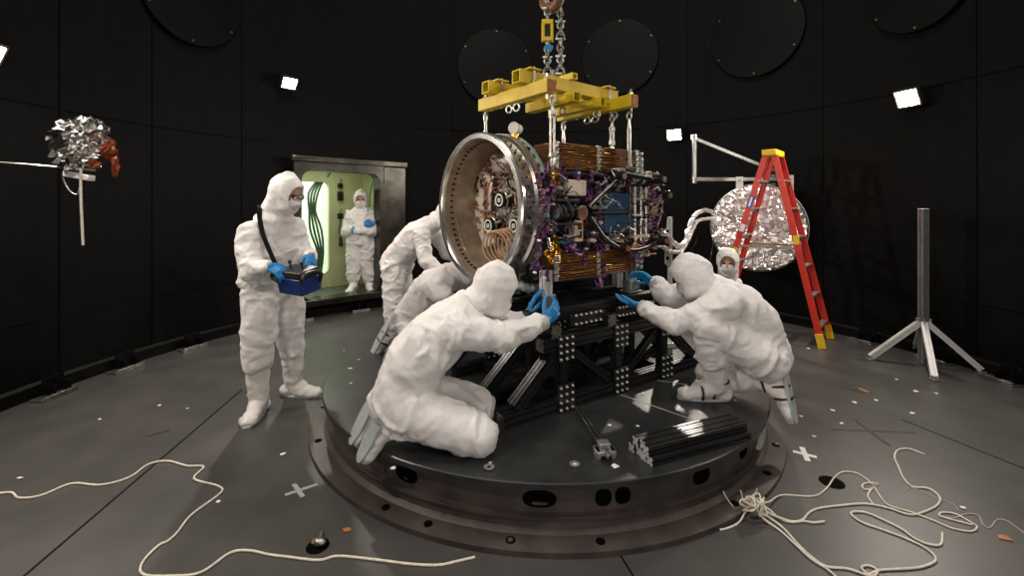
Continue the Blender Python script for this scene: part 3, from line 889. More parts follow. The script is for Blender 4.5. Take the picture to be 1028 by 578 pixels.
# polished door slab slid open to the right of the opening
sd = MB(); sd.box(AL(0.665, 0.0, 1.15), (0.36, 0.05, 1.92), Matrix((AT, AN, V((0, 0, 1)))).transposed())
slab = tag(mk('sliding_door', sd, 'door_dark', bevel=0.012), 'dark polished metal door slab beside the airlock opening', 'door')
hd_ = MB().box(AL(0.03, 0.04, 2.15), (1.64, 0.06, 0.07), Matrix((AT, AN, V((0, 0, 1)))).transposed())
struct('trim_13', hd_, 'door_dark', bevel=0.005)
RA = Matrix((AT, AN, V((0, 0, 1)))).transposed()
struct('trim_14', MB().box(AL(0.03, 0.03, 0.255), (1.64, 0.10, 0.035), RA), 'door_dark', bevel=0.005)
struct('wall_airlock_back', plate_with_hole(-1.3, 0.62, 0.2, 2.3, (-0.85, 0.05, 0.46, 1.90, 0.10), -1.10, -1.02), 'airlock_paint', smooth=30)
struct('wall_airlock_right', MB().box(AL(0.66, -0.62, 1.2), (0.06, 0.84, 2.1), RA), 'airlock_paint')
struct('wall_airlock_left', MB().box(AL(-1.25, -0.62, 1.2), (0.06, 0.84, 2.1), RA), 'airlock_paint')
struct('ceiling_airlock', MB().box(AL(-0.3, -0.62, 2.2), (1.96, 0.84, 0.06), RA), 'airlock_paint')
struct('floor_airlock', MB().box(AL(-0.3, -0.62, 0.17), (1.96, 0.84, 0.06), RA), 'seam_black')
# grating
g = MB()
for i in range(27): g.box(AL(-1.2 + i * 0.068, -0.61, 0.225), (0.012, 0.80, 0.03), RA)
for i in range(14): g.box(AL(-0.31, -0.99 + i * 0.059, 0.229), (1.84, 0.010, 0.022), RA)
tag(mk('floor_grating', g, 'grate', smooth=None), 'steel walkway grating on the airlock floor under the crossed-arms person', 'grating')
# bright room beyond
struct('wall_room_back', MB().box(AL(-0.5, -3.0, 1.2), (4.4, 0.06, 3.0), RA), 'room_white')
struct('floor_room', MB().box(AL(-0.5, -2.05, 0.17), (4.4, 1.84, 0.06), RA), 'room_white')
struct('ceiling_room', MB().box(AL(-0.5, -2.05, 2.7), (4.4, 1.84, 0.06), RA), 'room_white')
struct('wall_room_left', MB().box(AL(-2.7, -2.05, 1.2), (0.06, 1.84, 3.0), RA), 'room_white')
struct('wall_room_right', MB().box(AL(1.7, -2.05, 1.2), (0.06, 1.84, 3.0), RA), 'room_white')
# low cabinet in the bright room, cables through the doorway
t = thing('cabinet', 'white equipment cabinet standing in the bright room beyond the airlock', 'cabinet', AL(-0.55, -2.0, 0.2), math.atan2(AT.y, AT.x))
mk('body', MB().box((0, 0, 0.40), (0.75, 0.4, 0.80)), 'room_white', t, bevel=0.01)
mk('door', MB().box((-0.185, -0.205, 0.40), (0.35, 0.015, 0.74)), 'room_white', t, bevel=0.004)
mk('door', MB().box((0.185, -0.205, 0.40), (0.35, 0.015, 0.74)), 'room_white', t, bevel=0.004)
for k in range(4):
    pts = [AL(-0.02 - 0.03 * k, -1.08, 1.93), AL(-0.13 - 0.045 * k, -1.0, 1.72), AL(-0.17 - 0.03 * k, -0.99, 1.45), AL(-0.08 - 0.055 * k, -0.985, 1.15), AL(-0.05 - 0.03 * k, -0.99, 0.8), AL(-0.08 - 0.035 * k, -0.99, 0.5), AL(-0.10 - 0.04 * k, -0.98, 0.25)]
    tag(mk('hanging_cable', MB().tube(pts, 0.016, 8, sub=6), 'cable_green', smooth=180), 'dark green cable looping down across the bright airlock window', 'cable', 'cables hanging across the airlock window')
for z, s, lab in ((1.85, (0.075, 0.05, 0.075), 'small black socket box, topmost on the airlock back wall'), (1.68, (0.085, 0.06, 0.15), 'black switch box under the topmost socket box on the airlock back wall'),
                  (1.36, (0.08, 0.05, 0.09), 'small black hook box with a plug hanging below it on the airlock back wall')):
    t = thing('wall_box', lab, 'electrical box', AL(0.22, -1.0, z), math.atan2(AT.y, AT.x))
    mk('body', MB().box((0, 0, 0), s), 'device_black', t, bevel=0.008)
    mk('cover', MB().box((0, -s[1] / 2 - 0.004, 0), (s[0] * 0.7, 0.008, s[2] * 0.7)), 'alu_black', t, bevel=0.003)
    mk('conduit', MB().tube([V((0, 0, s[2] / 2)), V((0.01, 0, s[2] / 2 + 0.04)), V((0.012, 0.005, s[2] / 2 + 0.08))], 0.008, 8), 'cable_green', t)
t = thing('plug', 'black plug hanging on its cable on the airlock back wall', 'plug', AL(0.22, -0.975, 0.98))
mk('cable', MB().tube([V((0, 0, 0.34)), V((-0.02, 0, 0.22)), V((-0.025, 0, 0.12)), V((0, 0, 0.05))], 0.008, 8, sub=5), 'black_matte', t)
mk('body', MB().cyl((0, 0, -0.10), (0, 0, 0.05), 0.034, 0.022), 'device_black', t)
tag(mk('conduit_pipe', MB().tube([AL(0.24, -1.0, 2.15), AL(0.10, -1.0, 2.10), AL(0.02, -1.0, 1.98)], 0.012, 8, sub=5), 'cable_green'), 'dark conduit bending down from the airlock ceiling', 'pipe')
tag(mk('conduit_pipe', MB().tube([AL(0.60, -0.25, 1.75), AL(0.59, -0.45, 1.98), AL(0.60, -0.7, 1.80), AL(0.60, -0.75, 1.5)], 0.010, 8, sub=5), 'cable_green'), 'thin cable looped on the right wall inside the airlock', 'pipe')


# ------------------------------------------------------------------ brackets along the foot of the wall
def foot_bracket(px, py, label):
    p = flr(px, py); v = V((p.x - CX, p.y - CY, 0)); ang = math.atan2(v.y, v.x); r = CR - 0.16
    p = V((CX + r * math.cos(ang), CY + r * math.sin(ang), 0))
    t = thing('wall_foot_clamp', label, 'clamp', p, ang, 'metal clamps along the foot of the chamber wall')
    # local x points outward to the wall
    b = MB(); b.box((0.02, 0, 0.008), (0.14, 0.26, 0.016)); b.box((-0.045, 0, 0.028), (0.014, 0.26, 0.024))
    mk('base_strip', b, 'steel_dull', t, bevel=0.003)
    b = MB(); b.box((0.075, -0.04, 0.08), (0.02, 0.16, 0.14)); b.box((0.03, -0.10, 0.055), (0.09, 0.018, 0.085)); b.box((0.03, 0.02, 0.055), (0.09, 0.018, 0.085))
    mk('angle', b, 'panel_black', t, bevel=0.003)
    for k in (-0.10, -0.035, 0.035, 0.10):
        mk('bolt', MB().cyl((-0.005, k, 0.016), (-0.005, k, 0.034), 0.013, n=6), 'steel', t)


foot_bracket(37, 397, 'metal clamp at the foot of the wall, nearest at the left edge')
foot_bracket(127, 371, 'metal clamp at the foot of the wall, second from the left edge')
foot_bracket(200, 351, 'metal clamp at the foot of the wall just left of the standing person')
foot_bracket(318, 328, 'metal clamp at the foot of the wall below the airlock sill')
foot_bracket(376, 320, 'metal clamp at the foot of the wall below the polished airlock door')
foot_bracket(869, 342, 'metal clamp at the foot of the wall between ladder and tripod post')
foot_bracket(950, 361, 'metal clamp at the foot of the wall behind the tripod legs')
foot_bracket(1020, 382, 'metal clamp at the foot of the wall at the right edge')

# ------------------------------------------------------------------ wall floodlights
SPOTS = []


def floodlight(px, py, w, h, label, power, off=0.16, pos=None, size=100):
    if pos is None:
        p, n = on_wall(px, py, off)
    else:
        p = V(pos); n = norm(V((CX - p.x, CY - p.y, 0)))
    d = norm(V((CX, CY, 0.7)) - p); x, y, z = frame(d)
    t = thing('wall_floodlight', label, 'floodlight', p, 0, 'floodlights on the chamber wall')
    R = Matrix((x, y, z)).transposed()
    mk('housing', MB().box(-x * 0.045, (0.08, w + 0.03, h + 0.03), R), 'device_black', t, bevel=0.008)
    mk('glass', MB().box(x * 0.002, (0.018, w, h), R), 'lamp_glass', t, bevel=0.005)
    rim = MB()
    for s in (-1, 1):
        rim.box(x * 0.01 + y * s * (w / 2 + 0.008), (0.03, 0.014, h + 0.03), R); rim.box(x * 0.01 + z * s * (h / 2 + 0.008), (0.03, w + 0.03, 0.014), R)
    mk('rim', rim, 'steel_dull', t)
    mk('bracket', MB().beam(-x * 0.08, -n * (off + 0.02), 0.03, 0.03), 'device_black', t)
    ld = bpy.data.lights.new('floodlight_beam', 'SPOT'); ld.energy = power; ld.spot_size = math.radians(size * 1.5); ld.spot_blend = 0.6; ld.shadow_soft_size = 0.06
    ld.color = (1.0, 0.91, 0.80)
    lo = bpy.data.objects.new('floodlight_beam', ld); COL.objects.link(lo); lo.parent = t
    lo.location = x * 0.09; lo.rotation_euler = d.to_track_quat('-Z', 'Y').to_euler()
    return t


floodlight(290, 83, 0.17, 0.13, 'small bright floodlight on the wall above the standing person and airlock', LP[0])
floodlight(677, 135, 0.19, 0.15, 'small bright floodlight on the wall left of the triangular swing arm', LP[1])
floodlight(912, 98, 0.19, 0.16, 'brightest floodlight high on the right wall above the tripod post', LP[2])
floodlight(-14, 52, 0.17, 0.14, 'floodlight on the left wall at the edge of the frame', LP[3])
# floodlights of the same ring round the wall behind and beside the photographer
for a, z, pw in ((200, 3.0, LP[4]), (238, 3.3, LP[5]), (300, 3.3, LP[6]), (342, 3.0, LP[7])):
    r = CR - 0.16; a = math.radians(a)
    floodlight(0, 0, 0.18, 0.14, 'floodlight on the chamber wall behind the photographer', pw, pos=(CX + r * math.cos(a), CY + r * math.sin(a), z), size=110)


def area(name, loc, target, sx, sy, power, col):
    ld = bpy.data.lights.new(name, 'AREA'); ld.shape = 'RECTANGLE'; ld.size = sx; ld.size_y = sy; ld.energy = power; ld.color = col
    o = bpy.data.objects.new(name, ld); COL.objects.link(o); o.location = loc
    o.rotation_euler = (V(target) - V(loc)).to_track_quat('-Z', 'Y').to_euler(); return o


area('overhead_lamp_bank', (0.1, 2.4, 7.4), (0.1, 2.6, 0), 3.5, 3.0, LP[8], (1.0, 0.95, 0.88))
area('front_fill_light', (0.7, -0.5, 1.0), (0.3, 3.5, 0.5), 1.6, 1.2, LP[11], (1.0, 0.95, 0.9))  # unseen soft fill, added behind the camera to brighten the ring web
area('room_ceiling_lamp', AL(-0.5, -2.0, 2.62), AL(-0.5, -2.0, 0), 2.4, 1.2, LP[9], (0.86, 1.0, 0.86))
area('airlock_ceiling_lamp', AL(-0.25, -0.55, 2.15), AL(-0.25, -0.5, 0), 0.9, 0.25, LP[10], (0.90, 1.0, 0.70))

w = bpy.data.worlds.new('world'); scene.world = w; w.use_nodes = True
w.node_tree.nodes['Background'].inputs['Color'].default_value = (0, 0, 0, 1); w.node_tree.nodes['Background'].inputs['Strength'].default_value = 0

# ------------------------------------------------------------------ turntable
TC = V((0.225, 3.71, 0))
t = thing('turntable', 'large round black turntable deck on a rusty brown flanged ring base', 'turntable', TC)
ring = MB().lathe([(1.50, 0), (1.722, 0), (1.722, 0.026), (1.625, 0.032), (1.610, 0.044), (1.600, 0.050), (1.596, 0.086), (1.612, 0.092), (1.612, 0.104), (1.580, 0.110), (1.575, 0.236), (1.50, 0.236)], (0, 0, 0), n=160, closed=True)
mk('ring_base', ring, 'ring_brown', t, smooth=30)
mk('deck', MB().lathe([(0.0, DECK), (1.630, DECK), (1.636, DECK - 0.005), (1.636, DECK - 0.030), (1.630, DECK - 0.034), (0.0, DECK - 0.034)], (0, 0, 0), n=192), 'deck_black', t, smooth=30)
HOLES = [(-93.5, 1.7), (-82.5, 0.85), (-79, 0.85), (-62, 1.3), (-119, 1.5), (-47, 1.2), (-33, 1), (-150, 1.4)]
for a, wd in HOLES:
    a = math.radians(a); m = MB(); n = 24; pts = []
    for i in range(n):
        q = 2 * PI * i / n
        b = a + 0.030 * wd * (math.copysign(abs(math.cos(q)) ** 0.7, math.cos(q))); z = 0.168 + 0.040 * math.sin(q)
        pts.append(V((1.5795 * math.cos(b), 1.5795 * math.sin(b), z)))
    m.prism(pts, V((-math.cos(a), -math.sin(a), 0)) * 0.05)
    mk('access_hole', m, 'hole_black', t)
for k, a in enumerate((-170, -152, -121, -112, -98, -84, -57, -43, -30, -12)):
    a = math.radians(a)
    m = MB().cyl((1.665 * math.cos(a), 1.665 * math.sin(a), 0.020), (1.665 * math.cos(a), 1.665 * math.sin(a), 0.0325), 0.022, n=14)
    mk('flange_hole', m, 'hole_black', t)
    if k % 4 == 0:
        m = MB().cyl((1.672 * math.cos(a), 1.672 * math.sin(a), 0.030), (1.672 * math.cos(a), 1.672 * math.sin(a), 0.040), 0.012, n=6)
        mk('flange_bolt', m, 'steel_dull', t)
for k, a in enumerate((-128, -112, -88, -66, -50, -143)):
    a = math.radians(a); r = 1.60
    m = MB().box((r * math.cos(a), r * math.sin(a), 0.1045), (0.030, 0.16, 0.006), a)
    mk('shim_plate', m, 'ring_brown', t, bevel=0.002)

# floor joints
def seam(a, b, name, w=0.010):
    a, b = flr(*a), flr(*b); a.z = b.z = 0.0008
    struct(name, MB().beam(a, b, w, 0.0012), 'seam_black')


seam((22, 580), (243, 391), 'trim_15', 0.012); seam((905, 421), (1045, 477), 'trim_16', 0.010); seam((622, 556), (640, 585), 'trim_17', 0.008)
for k, (px, py, r) in enumerate(((835, 484, 0.062), (319, 548, 0.05))):
    p = flr(px, py)
    struct('trim_%d' % (18 + k), MB().cyl((p.x, p.y, -0.02), (p.x, p.y, 0.0012), r, n=32), 'hole_black')
p = flr(321, 548); tag(mk('cable_plug', MB().sph((p.x, p.y, 0.018), (0.03, 0.02, 0.018)).cyl((p.x, p.y, 0.02), (p.x - 0.01, p.y + 0.05, 0.02), 0.012), 'steel_dull'), 'small grey plug in the dark floor hole by the long cord', 'plug')

# ------------------------------------------------------------------ tape, scraps, cords on the floor
def strip(p, q, w, m, lab, cat='tape', z=0.0005, h=0.0012, name='floor_tape', group=None):
    a, b = V(p), V(q); a.z = b.z = z + h / 2
    return tag(mk(name, MB().beam(a, b, w, h), m), lab, cat, group)


def cross(c1, c2, d1, d2, m, lab, w):
    t = thing('tape_cross', lab, 'tape', flr(*[(c1[i] + c2[i]) / 2 for i in (0, 1)]))
    for k, (a, b) in enumerate(((c1, c2), (d1, d2))):
        a, b = flr(*a), flr(*b); a.z = b.z = 0.0016 + 0.001 * k
        mk('tape_strip', MB().beam(a, b, w, 0.001), m, t, world=True)


cross((286, 497), (319, 486), (295, 486), (304, 499), 'grey_tape', 'pale grey tape cross on the floor left of the ring base', 0.024)
cross((796, 453), (820, 459), (805, 449), (811, 463), 'white_tape', 'white tape cross on the floor right of the ring base', 0.030)
cross((834, 431), (918, 434), (859, 422), (893, 447), 'brown_tape', 'large dark brown tape cross on the floor near the tripod post', 0.020)
strip(flr(845, 388), flr(868, 395), 0.02, 'brown_tape', 'short brown tape strip on the floor between ladder and tripod post')
strip(flr(147, 438), flr(171, 432), 0.02, 'brown_tape', 'short brown tape strip on the floor left of the standing person')
strip(flr(862, 390), flr(872, 394), 0.03, 'leaf_brown', 'small orange-brown flake on the brown tape by the tripod post', 'flake', 0.002, 0.002, 'flake')


def scrap(px, py, z, s, m, lab, cat, group, name):
    p = flr(px, py, z); a = random.uniform(0, PI); n = random.choice((4, 5, 6))
    poly = [p + V((math.cos(a + 2 * PI * i / n) * s * random.uniform(0.6, 1.2), math.sin(a + 2 * PI * i / n) * s * random.uniform(0.5, 1.1), random.uniform(0.001, 0.004))) for i in range(n)]
    tag(mk(name, MB().prism(poly, V((0, 0, 0.002))), m, smooth=None), lab, cat, group)


for px, py in ((160, 407), (188, 410), (100, 421), (219, 504), (284, 456), (785, 389), (812, 350), (836, 412), (900, 381), (880, 402), (916, 415), (858, 404), (804, 418), (967, 510), (817, 438), (330, 470), (20, 480), (845, 425), (920, 393), (940, 395)):
    scrap(px, py, 0, random.uniform(0.012, 0.022), 'white_tape', 'tiny white paper scrap lying on the dark chamber floor', 'scrap', 'white scraps on the chamber floor', 'paper_scrap')
for px, py in ((492, 465), (577, 466), (640, 428), (551, 365), (700, 383), (728, 418), (738, 402), (395, 470), (617, 468), (646, 396), (345, 352), (352, 370), (352, 385), (360, 361), (500, 350), (492, 358), (508, 363), (496, 372), (505, 347), (664, 372), (612, 427)):
    scrap(px, py, DECK, random.uniform(0.010, 0.022), 'white_tape', 'tiny white paper scrap lying on the black turntable deck', 'scrap', 'white scraps on the turntable deck', 'paper_scrap')
for px, py, lab in ((348, 532, 'curled brown leaf-like flake on the floor left of the ring base'), (1008, 540, 'small orange leaf-like flake on the floor at the lower right'), (318, 543, 'brown flake beside the dark floor hole')):
    scrap(px, py, 0, 0.03, 'leaf_brown', lab, 'flake', None, 'flake')
scrap(690, 490, 0.0, 0.001, 'white_tape', 'speck of white lint under the turntable rim', 'scrap', None, 'lint')
# thin pale tape lines on the deck
for a, b, lab in (((623, 396), (712, 427), 'long thin pale line of tape across the turntable deck behind the rod bundle'), ((655, 381), (690, 386), 'short pale tape line on the deck beside the crouching foot'),
                  ((475, 372), (520, 365), 'short pale tape line on the deck under the black frame')):
    strip(flr(*a, DECK), flr(*b, DECK), 0.008, 'grey_tape', lab, z=DECK)


def cord(pts, r, m, lab, name='cord', cat='cord', group=None, z0=None):
    P = []
    for i, p in enumerate(pts):
        z = r + (p[2] if len(p) > 2 else 0)
        q = flr(p[0], p[1], z)
        P.append(q)
    return tag(mk(name, MB().tube(P, r, 6, sub=6), m, smooth=180), lab, cat, group)


L8 = lambda a: [(0.481 * x, 300 + 0.481 * y) for x, y in a]
cord([(-20, 495)] + L8([(0, 405), (25, 404), (40, 415), (85, 410), (150, 385), (210, 388), (270, 372), (310, 345), (350, 338), (390, 348), (425, 350), (405, 375), (455, 390), (460, 405), (400, 450), (370, 487), (350, 505), (330, 515), (297, 550), (300, 575), (360, 578), (420, 570), (480, 530), (520, 525), (560, 533), (600, 538), (665, 545)]) +
     [(340, 558), (380, 562), (412, 566), (440, 567), (460, 563), (477, 559)], 0.0055, 'cord_white', 'long white cord snaking across the floor at the left to the ring base')
L7 = lambda a: [(730 + 0.29 * x, 420 + 0.29 * y) + ((z[0],) if z else ()) for x, y, *z in a]
gk = 'white cords tangled on the floor at the right'
cord(L7([(88, 290, .05), (65, 320, .03), (40, 360), (0, 380), (-25, 385)]), 0.0048, 'cord_white', 'white cord trailing from the knot along the ring flange', group=gk)
cord(L7([(100, 285, .05), (140, 290, .03), (190, 265), (300, 268), (345, 240), (370, 205), (400, 185), (450, 190), (500, 225), (530, 270), (560, 300), (640, 325), (720, 355), (780, 380), (845, 390), (865, 375), (845, 360), (790, 330), (745, 325), (735, 335), (760, 345), (850, 368)]), 0.0041, 'cord_white', 'white cord from the knot arching over the dark floor hole to the far right loop', group=gk)
cord(L7([(110, 300, .05), (150, 330, .02), (220, 355), (260, 350), (285, 325), (320, 310), (400, 300), (480, 295), (560, 310), (620, 330), (660, 330), (720, 305), (738, 280), (720, 255), (690, 240), (640, 235), (610, 205), (592, 165), (580, 135), (590, 110), (630, 105), (685, 125)]), 0.0051, 'cord_white', 'white cord ending in the high curl farthest from the ring base', group=gk)
cord(L7([(105, 305, .05), (135, 335, .02), (190, 375), (250, 440), (300, 485), (345, 512), (420, 520), (500, 545), (520, 525), (490, 508), (465, 515), (490, 538), (530, 524), (640, 518), (700, 505), (722, 485), (690, 450), (620, 415), (540, 385), (470, 360), (432, 335), (435, 323), (480, 325), (540, 350), (600, 380), (650, 415), (700, 435), (740, 435), (745, 395)]), 0.0051, 'cord_white', 'white cord making the long hairpin loop in the lower right', group=gk)
cord(L7([(98, 305, .05), (125, 345, .02), (180, 385), (230, 430), (290, 485), (345, 520), (390, 560), (420, 600)]), 0.0051, 'cord_white', 'white cord running from the knot out of the bottom of the frame', group=gk)
cord(L7([(110, 295, .04), (145, 315, .02), (180, 345), (220, 358), (265, 355), (300, 360), (337, 356)]), 0.0054, 'cord_white', 'short white cord with its cut end beside the knot', group=gk)
cord(L7([(525, 228), (500, 222), (470, 228), (472, 243), (495, 245), (515, 230), (495, 250), (488, 270), (505, 297)]), 0.0048, 'cord_white', 'small knotted white cord loop beside the dark floor hole', group=gk)
cord(L7([(735, 335), (780, 345), (830, 330), (870, 335), (885, 365), (910, 378), (935, 350), (970, 355), (1000, 375), (1040, 405)]), 0.0027, 'cord_pink', 'thin pinkish twisted cord running off the right edge of the frame', group=gk)
cord(L7([(610, 255), (640, 240), (700, 265), (780, 295), (800, 320)]), 0.0020, 'cord_pink', 'thin dull thread crossing the high curled cord', group=gk)
m = MB()
random.seed(3)
c0 = flr(757, 510, 0.05)
for k in range(7):
    a = [c0 + V((random.uniform(-0.05, 0.05), random.uniform(-0.05, 0.05), random.uniform(-0.02, 0.05))) for _ in range(5)]
    m.tube(a, 0.0045, 6, closed=True, sub=5)
for k in range(3):
    a = c0 + V((-0.09 + k * 0.06, 0.02 + 0.03 * k, -0.01)); m.tube([a, a + V((-0.03 + 0.03 * k, 0.01, 0.04)), a + V((-0.045 + 0.04 * k, 0.015, 0.07 - 0.012 * k))], 0.003, 5, sub=3)
tag(mk('cord_knot', m, 'cord_white', smooth=180), 'knotted clump of white cord ends against the ring base flange', 'knot')

# ------------------------------------------------------------------ things on the deck
# bundle of black slotted bars
a = flr(646, 462, DECK); b = flr(744, 436, DECK); ax = norm(b - a); ln = (b - a).length; sdv = ax.cross(V((0, 0, 1)))
k = 0
for row, n in ((0, 4), (1, 3)):
    for i in range(n):
        lab = 'black slotted aluminium bar in the %s row of the bundle on the turntable deck' % ('bottom' if row == 0 else 'top')
        o = (i - (n - 1) / 2) * 0.044
        p0 = a - sdv * (o + 0.02) + V((0, 0, 0.0215 + row * 0.0425)) + ax * random.uniform(-0.012, 0.012)
        tt = thing('slotted_bar', lab, 'metal bar', p0, 0, '%s row of black bars on the deck' % ('bottom' if row == 0 else 'top'))
        mk('bar', MB().ext(SLOT1(0.0205), V(), ax * ln), 'alu_black', tt, smooth=None)
        mk('cut_end', MB().ext(SLOT1(0.0200), ax * -0.0015, ax * 0.001), 'alu_white', tt, smooth=None)
# small aluminium clamp block with two rods
p = flr(607, 458, DECK); q = flr(579, 411, DECK); dv = norm(q - p); sv = V((-dv.y, dv.x, 0)); Rm = Matrix((dv, sv, V((0, 0, 1)))).transposed()
t = thing('clamp_tool', 'small aluminium clamp block with two long rods lying on the turntable deck', 'tool', p)
mk('block', MB().box(V((0, 0, 0.030)), (0.075, 0.10, 0.020), Rm).box(sv * 0.038 + V((0, 0, 0.02)), (0.06, 0.022, 0.04), Rm).box(-sv * 0.038 + V((0, 0, 0.02)), (0.06, 0.022, 0.04), Rm), 'alu_grey', t, bevel=0.003)
mk('upper_block', MB().box(dv * 0.02 + V((0, 0, 0.052)), (0.05, 0.06, 0.024), Rm), 'alu_grey', t, bevel=0.003)
for s in (-1, 1): mk('rod', MB().cyl(sv * 0.013 * s + V((0, 0, 0.04)) + dv * 0.02, sv * 0.013 * s + V((0, 0, 0.03)) + dv * (q - p).length, 0.0055), 'steel', t)
mk('lever', MB().tube([-dv * 0.02 + V((0, 0, 0.05)), -dv * 0.06 + V((0, 0, 0.05)), -dv * 0.085 + sv * 0.015 + V((0, 0, 0.04))], 0.008, 8, sub=4), 'steel', t)
tag(mk('washer_plate', MB().lathe([(0.012, 0), (0.026, 0), (0.026, 0.004), (0.012, 0.004)], flr(577, 466, DECK + 0.004), n=20, closed=True), 'alu_grey'), 'pale washer lying on the turntable deck left of the clamp block', 'washer')
tag(mk('washer_plate', MB().lathe([(0.010, 0), (0.026, 0), (0.026, 0.004), (0.010, 0.004)], flr(491, 469, DECK + 0.004), n=20, closed=True), 'alu_grey'), 'pale washer lying on the turntable deck beside the front kneeler', 'washer')

# ------------------------------------------------------------------ black truss stand
TT = V((0.336, 2.80, 0)); TA = math.atan2(0.559, 0.829)
truss = thing('support_truss', 'black bolted aluminium truss frame carrying the spacecraft on the turntable', 'support frame', TT, TA)
TM = ROOT[truss.name]


def bar(p0, p1, w=0.04, name='beam', poly=SLOT):
    o_ = mk(name, MB().ext(poly(w), p0, p1), 'alu_black', truss, smooth=None)
    if name == 'beam' and V(p0).y < 0.5:
        x_ = norm(V(p1) - V(p0)); mk('cut_end', MB().ext(poly(w * 0.97), V(p0) - x_ * 0.0015, V(p0) + x_ * 0.001), 'steel_dull', o_, smooth=None)


z0 = DECK + 0.041
bar((-0.45, 0.05, z0), (1.43, 0.05, z0)); bar((-0.43, 0.36, z0), (1.38, 0.36, z0)); bar((-0.32, 0.90, z0), (1.36, 0.90, z0))
for x in (-0.05, 0.49, 1.0): bar((x, 0.09, z0), (x, 0.86, z0))
zt = 0.70
for y in (0.05, 0.36, 0.90): bar((-0.17 if y < .1 else -0.14, y, zt), (1.15, y, zt))
for x in (-0.08, 0.40, 0.75, 1.08): bar((x, 0.0, zt + 0.08), (x, 0.95, zt + 0.08))
for y in (0.13, 0.45, 0.86): bar((-0.22, y, zt + 0.157), (1.22, y, zt + 0.157), 0.0365, 'rail')
for y in (0.05, 0.36, 0.90):
    for x in (0.0, 0.49, 0.97): bar((x, y, z0 + 0.04), (x, y, zt - 0.04), 0.03, 'post')
    bar((-0.36, y, z0 + 0.055), (-0.06, y, zt - 0.06), 0.036, 'brace')
    for xa, xb in ((0.05, 0.42), (0.92, 0.55)):
        bar((xa, y, zt - 0.05), (xb, y, z0 + 0.05), 0.022, 'brace', SLOT1)
    bar((1.0, y, zt - 0.05), (1.33, y, z0 + 0.05), 0.030, 'brace')


def gusset(c, w, h, face=-1, rows=4, cols=3):
    c = V(c)
    g = MB().box(c, (w, 0.010, h)); o = mk('gusset_plate', g, 'alu_black', truss, bevel=0.002)
    for i in range(cols):
        for j in range(rows):
            q = c + V(((i - (cols - 1) / 2) * w * 0.72 / max(1, cols - 1), face * 0.005, (j - (rows - 1) / 2) * h * 0.78 / max(1, rows - 1)))
            mk('bolt', MB().cyl(q, q + V((0, face * 0.010, 0)), 0.0085, 0.006, 8), 'alu_white', o, smooth=40)


for y in (0.05, 0.90):
    yy = y - 0.047
    for x in (0.0, 0.49, 0.97):
        gusset((x, yy, z0 + 0.045), 0.13, 0.17); gusset((x, yy, zt - 0.035), 0.13, 0.16)
gusset((0.22, 0.043, zt + 0.115), 0.30, 0.07, rows=2, cols=6); gusset((0.58, 0.043, zt + 0.115), 0.20, 0.07, rows=2, cols=5); gusset((0.92, 0.043, zt + 0.115), 0.26, 0.07, rows=2, cols=6)
gusset((0.2, 0.315, zt - 0.03), 0.14, 0.15); gusset((0.7, 0.315, zt - 0.03), 0.14, 0.15); gusset((0.30, 0.60, 0.95), 0.12, 0.20, rows=6, cols=4)
bar((0.30, 0.645, zt + 0.19), (0.30, 0.645, 1.05), 0.035, 'post')
PTOP = zt + 0.157 + 0.0365

# foot brackets of the stand and silver columns
for (x, y, lab) in ((0.216, 2.90, 'a'), (0.895, 3.425, 'b')):
    I = TM.inverted(); c = I @ V((x, y, 0)); c.z = PTOP
    br = mk('foot_bracket', MB().box(c + V((0, 0, 0.006)), (0.13, 0.10, 0.012)).box(c + V((-0.045, -0.0, 0.045)), (0.012, 0.08, 0.08)).box(c + V((0.045, 0.0, 0.045)), (0.012, 0.08, 0.08)).box(c + V((0, -0.035, 0.045)), (0.085, 0.012, 0.072)), 'alu_grey', truss, bevel=0.003)
    b = MB()
    for u in (-0.028, 0.028):
        for w in (0.028, 0.072): b.cyl(c + V((u, -0.041, w)), c + V((u, -0.048, w)), 0.009, n=10)
    mk('bracket_bolts', b, 'steel', br)
    p0 = V((c.x, c.y, PTOP + 0.012)); p1 = V((c.x, c.y, 1.13))
    mk('column', MB().ext(SLOT1(0.030), p0, p1), 'alu_white', truss, smooth=None)
for (x, y) in ((0.84, 3.62), (0.02, 3.35)):
    c = TM.inverted() @ V((x, y, 0))
    mk('column', MB().ext(SLOT1(0.030), V((c.x, c.y, PTOP)), V((c.x, c.y, 1.10))), 'alu_white', truss, smooth=None)

# ------------------------------------------------------------------ spacecraft (local x = telescope axis, y = away from the viewer)
SA = math.atan2(0.616, 0.788)
G0 = V((-0.25, 3.19, 0))
sc_ = thing('spacecraft', 'half-built spacecraft with polished open ring, brown folded panels and violet film', 'spacecraft', G0, SA)
SM = ROOT[sc_.name]
ZC = 1.53
X = V((1, 0, 0)); C0 = V((0, 0, ZC))


def P(name, mb, m, parent=None, **k): return mk(name, mb, m, parent or sc_, **k)


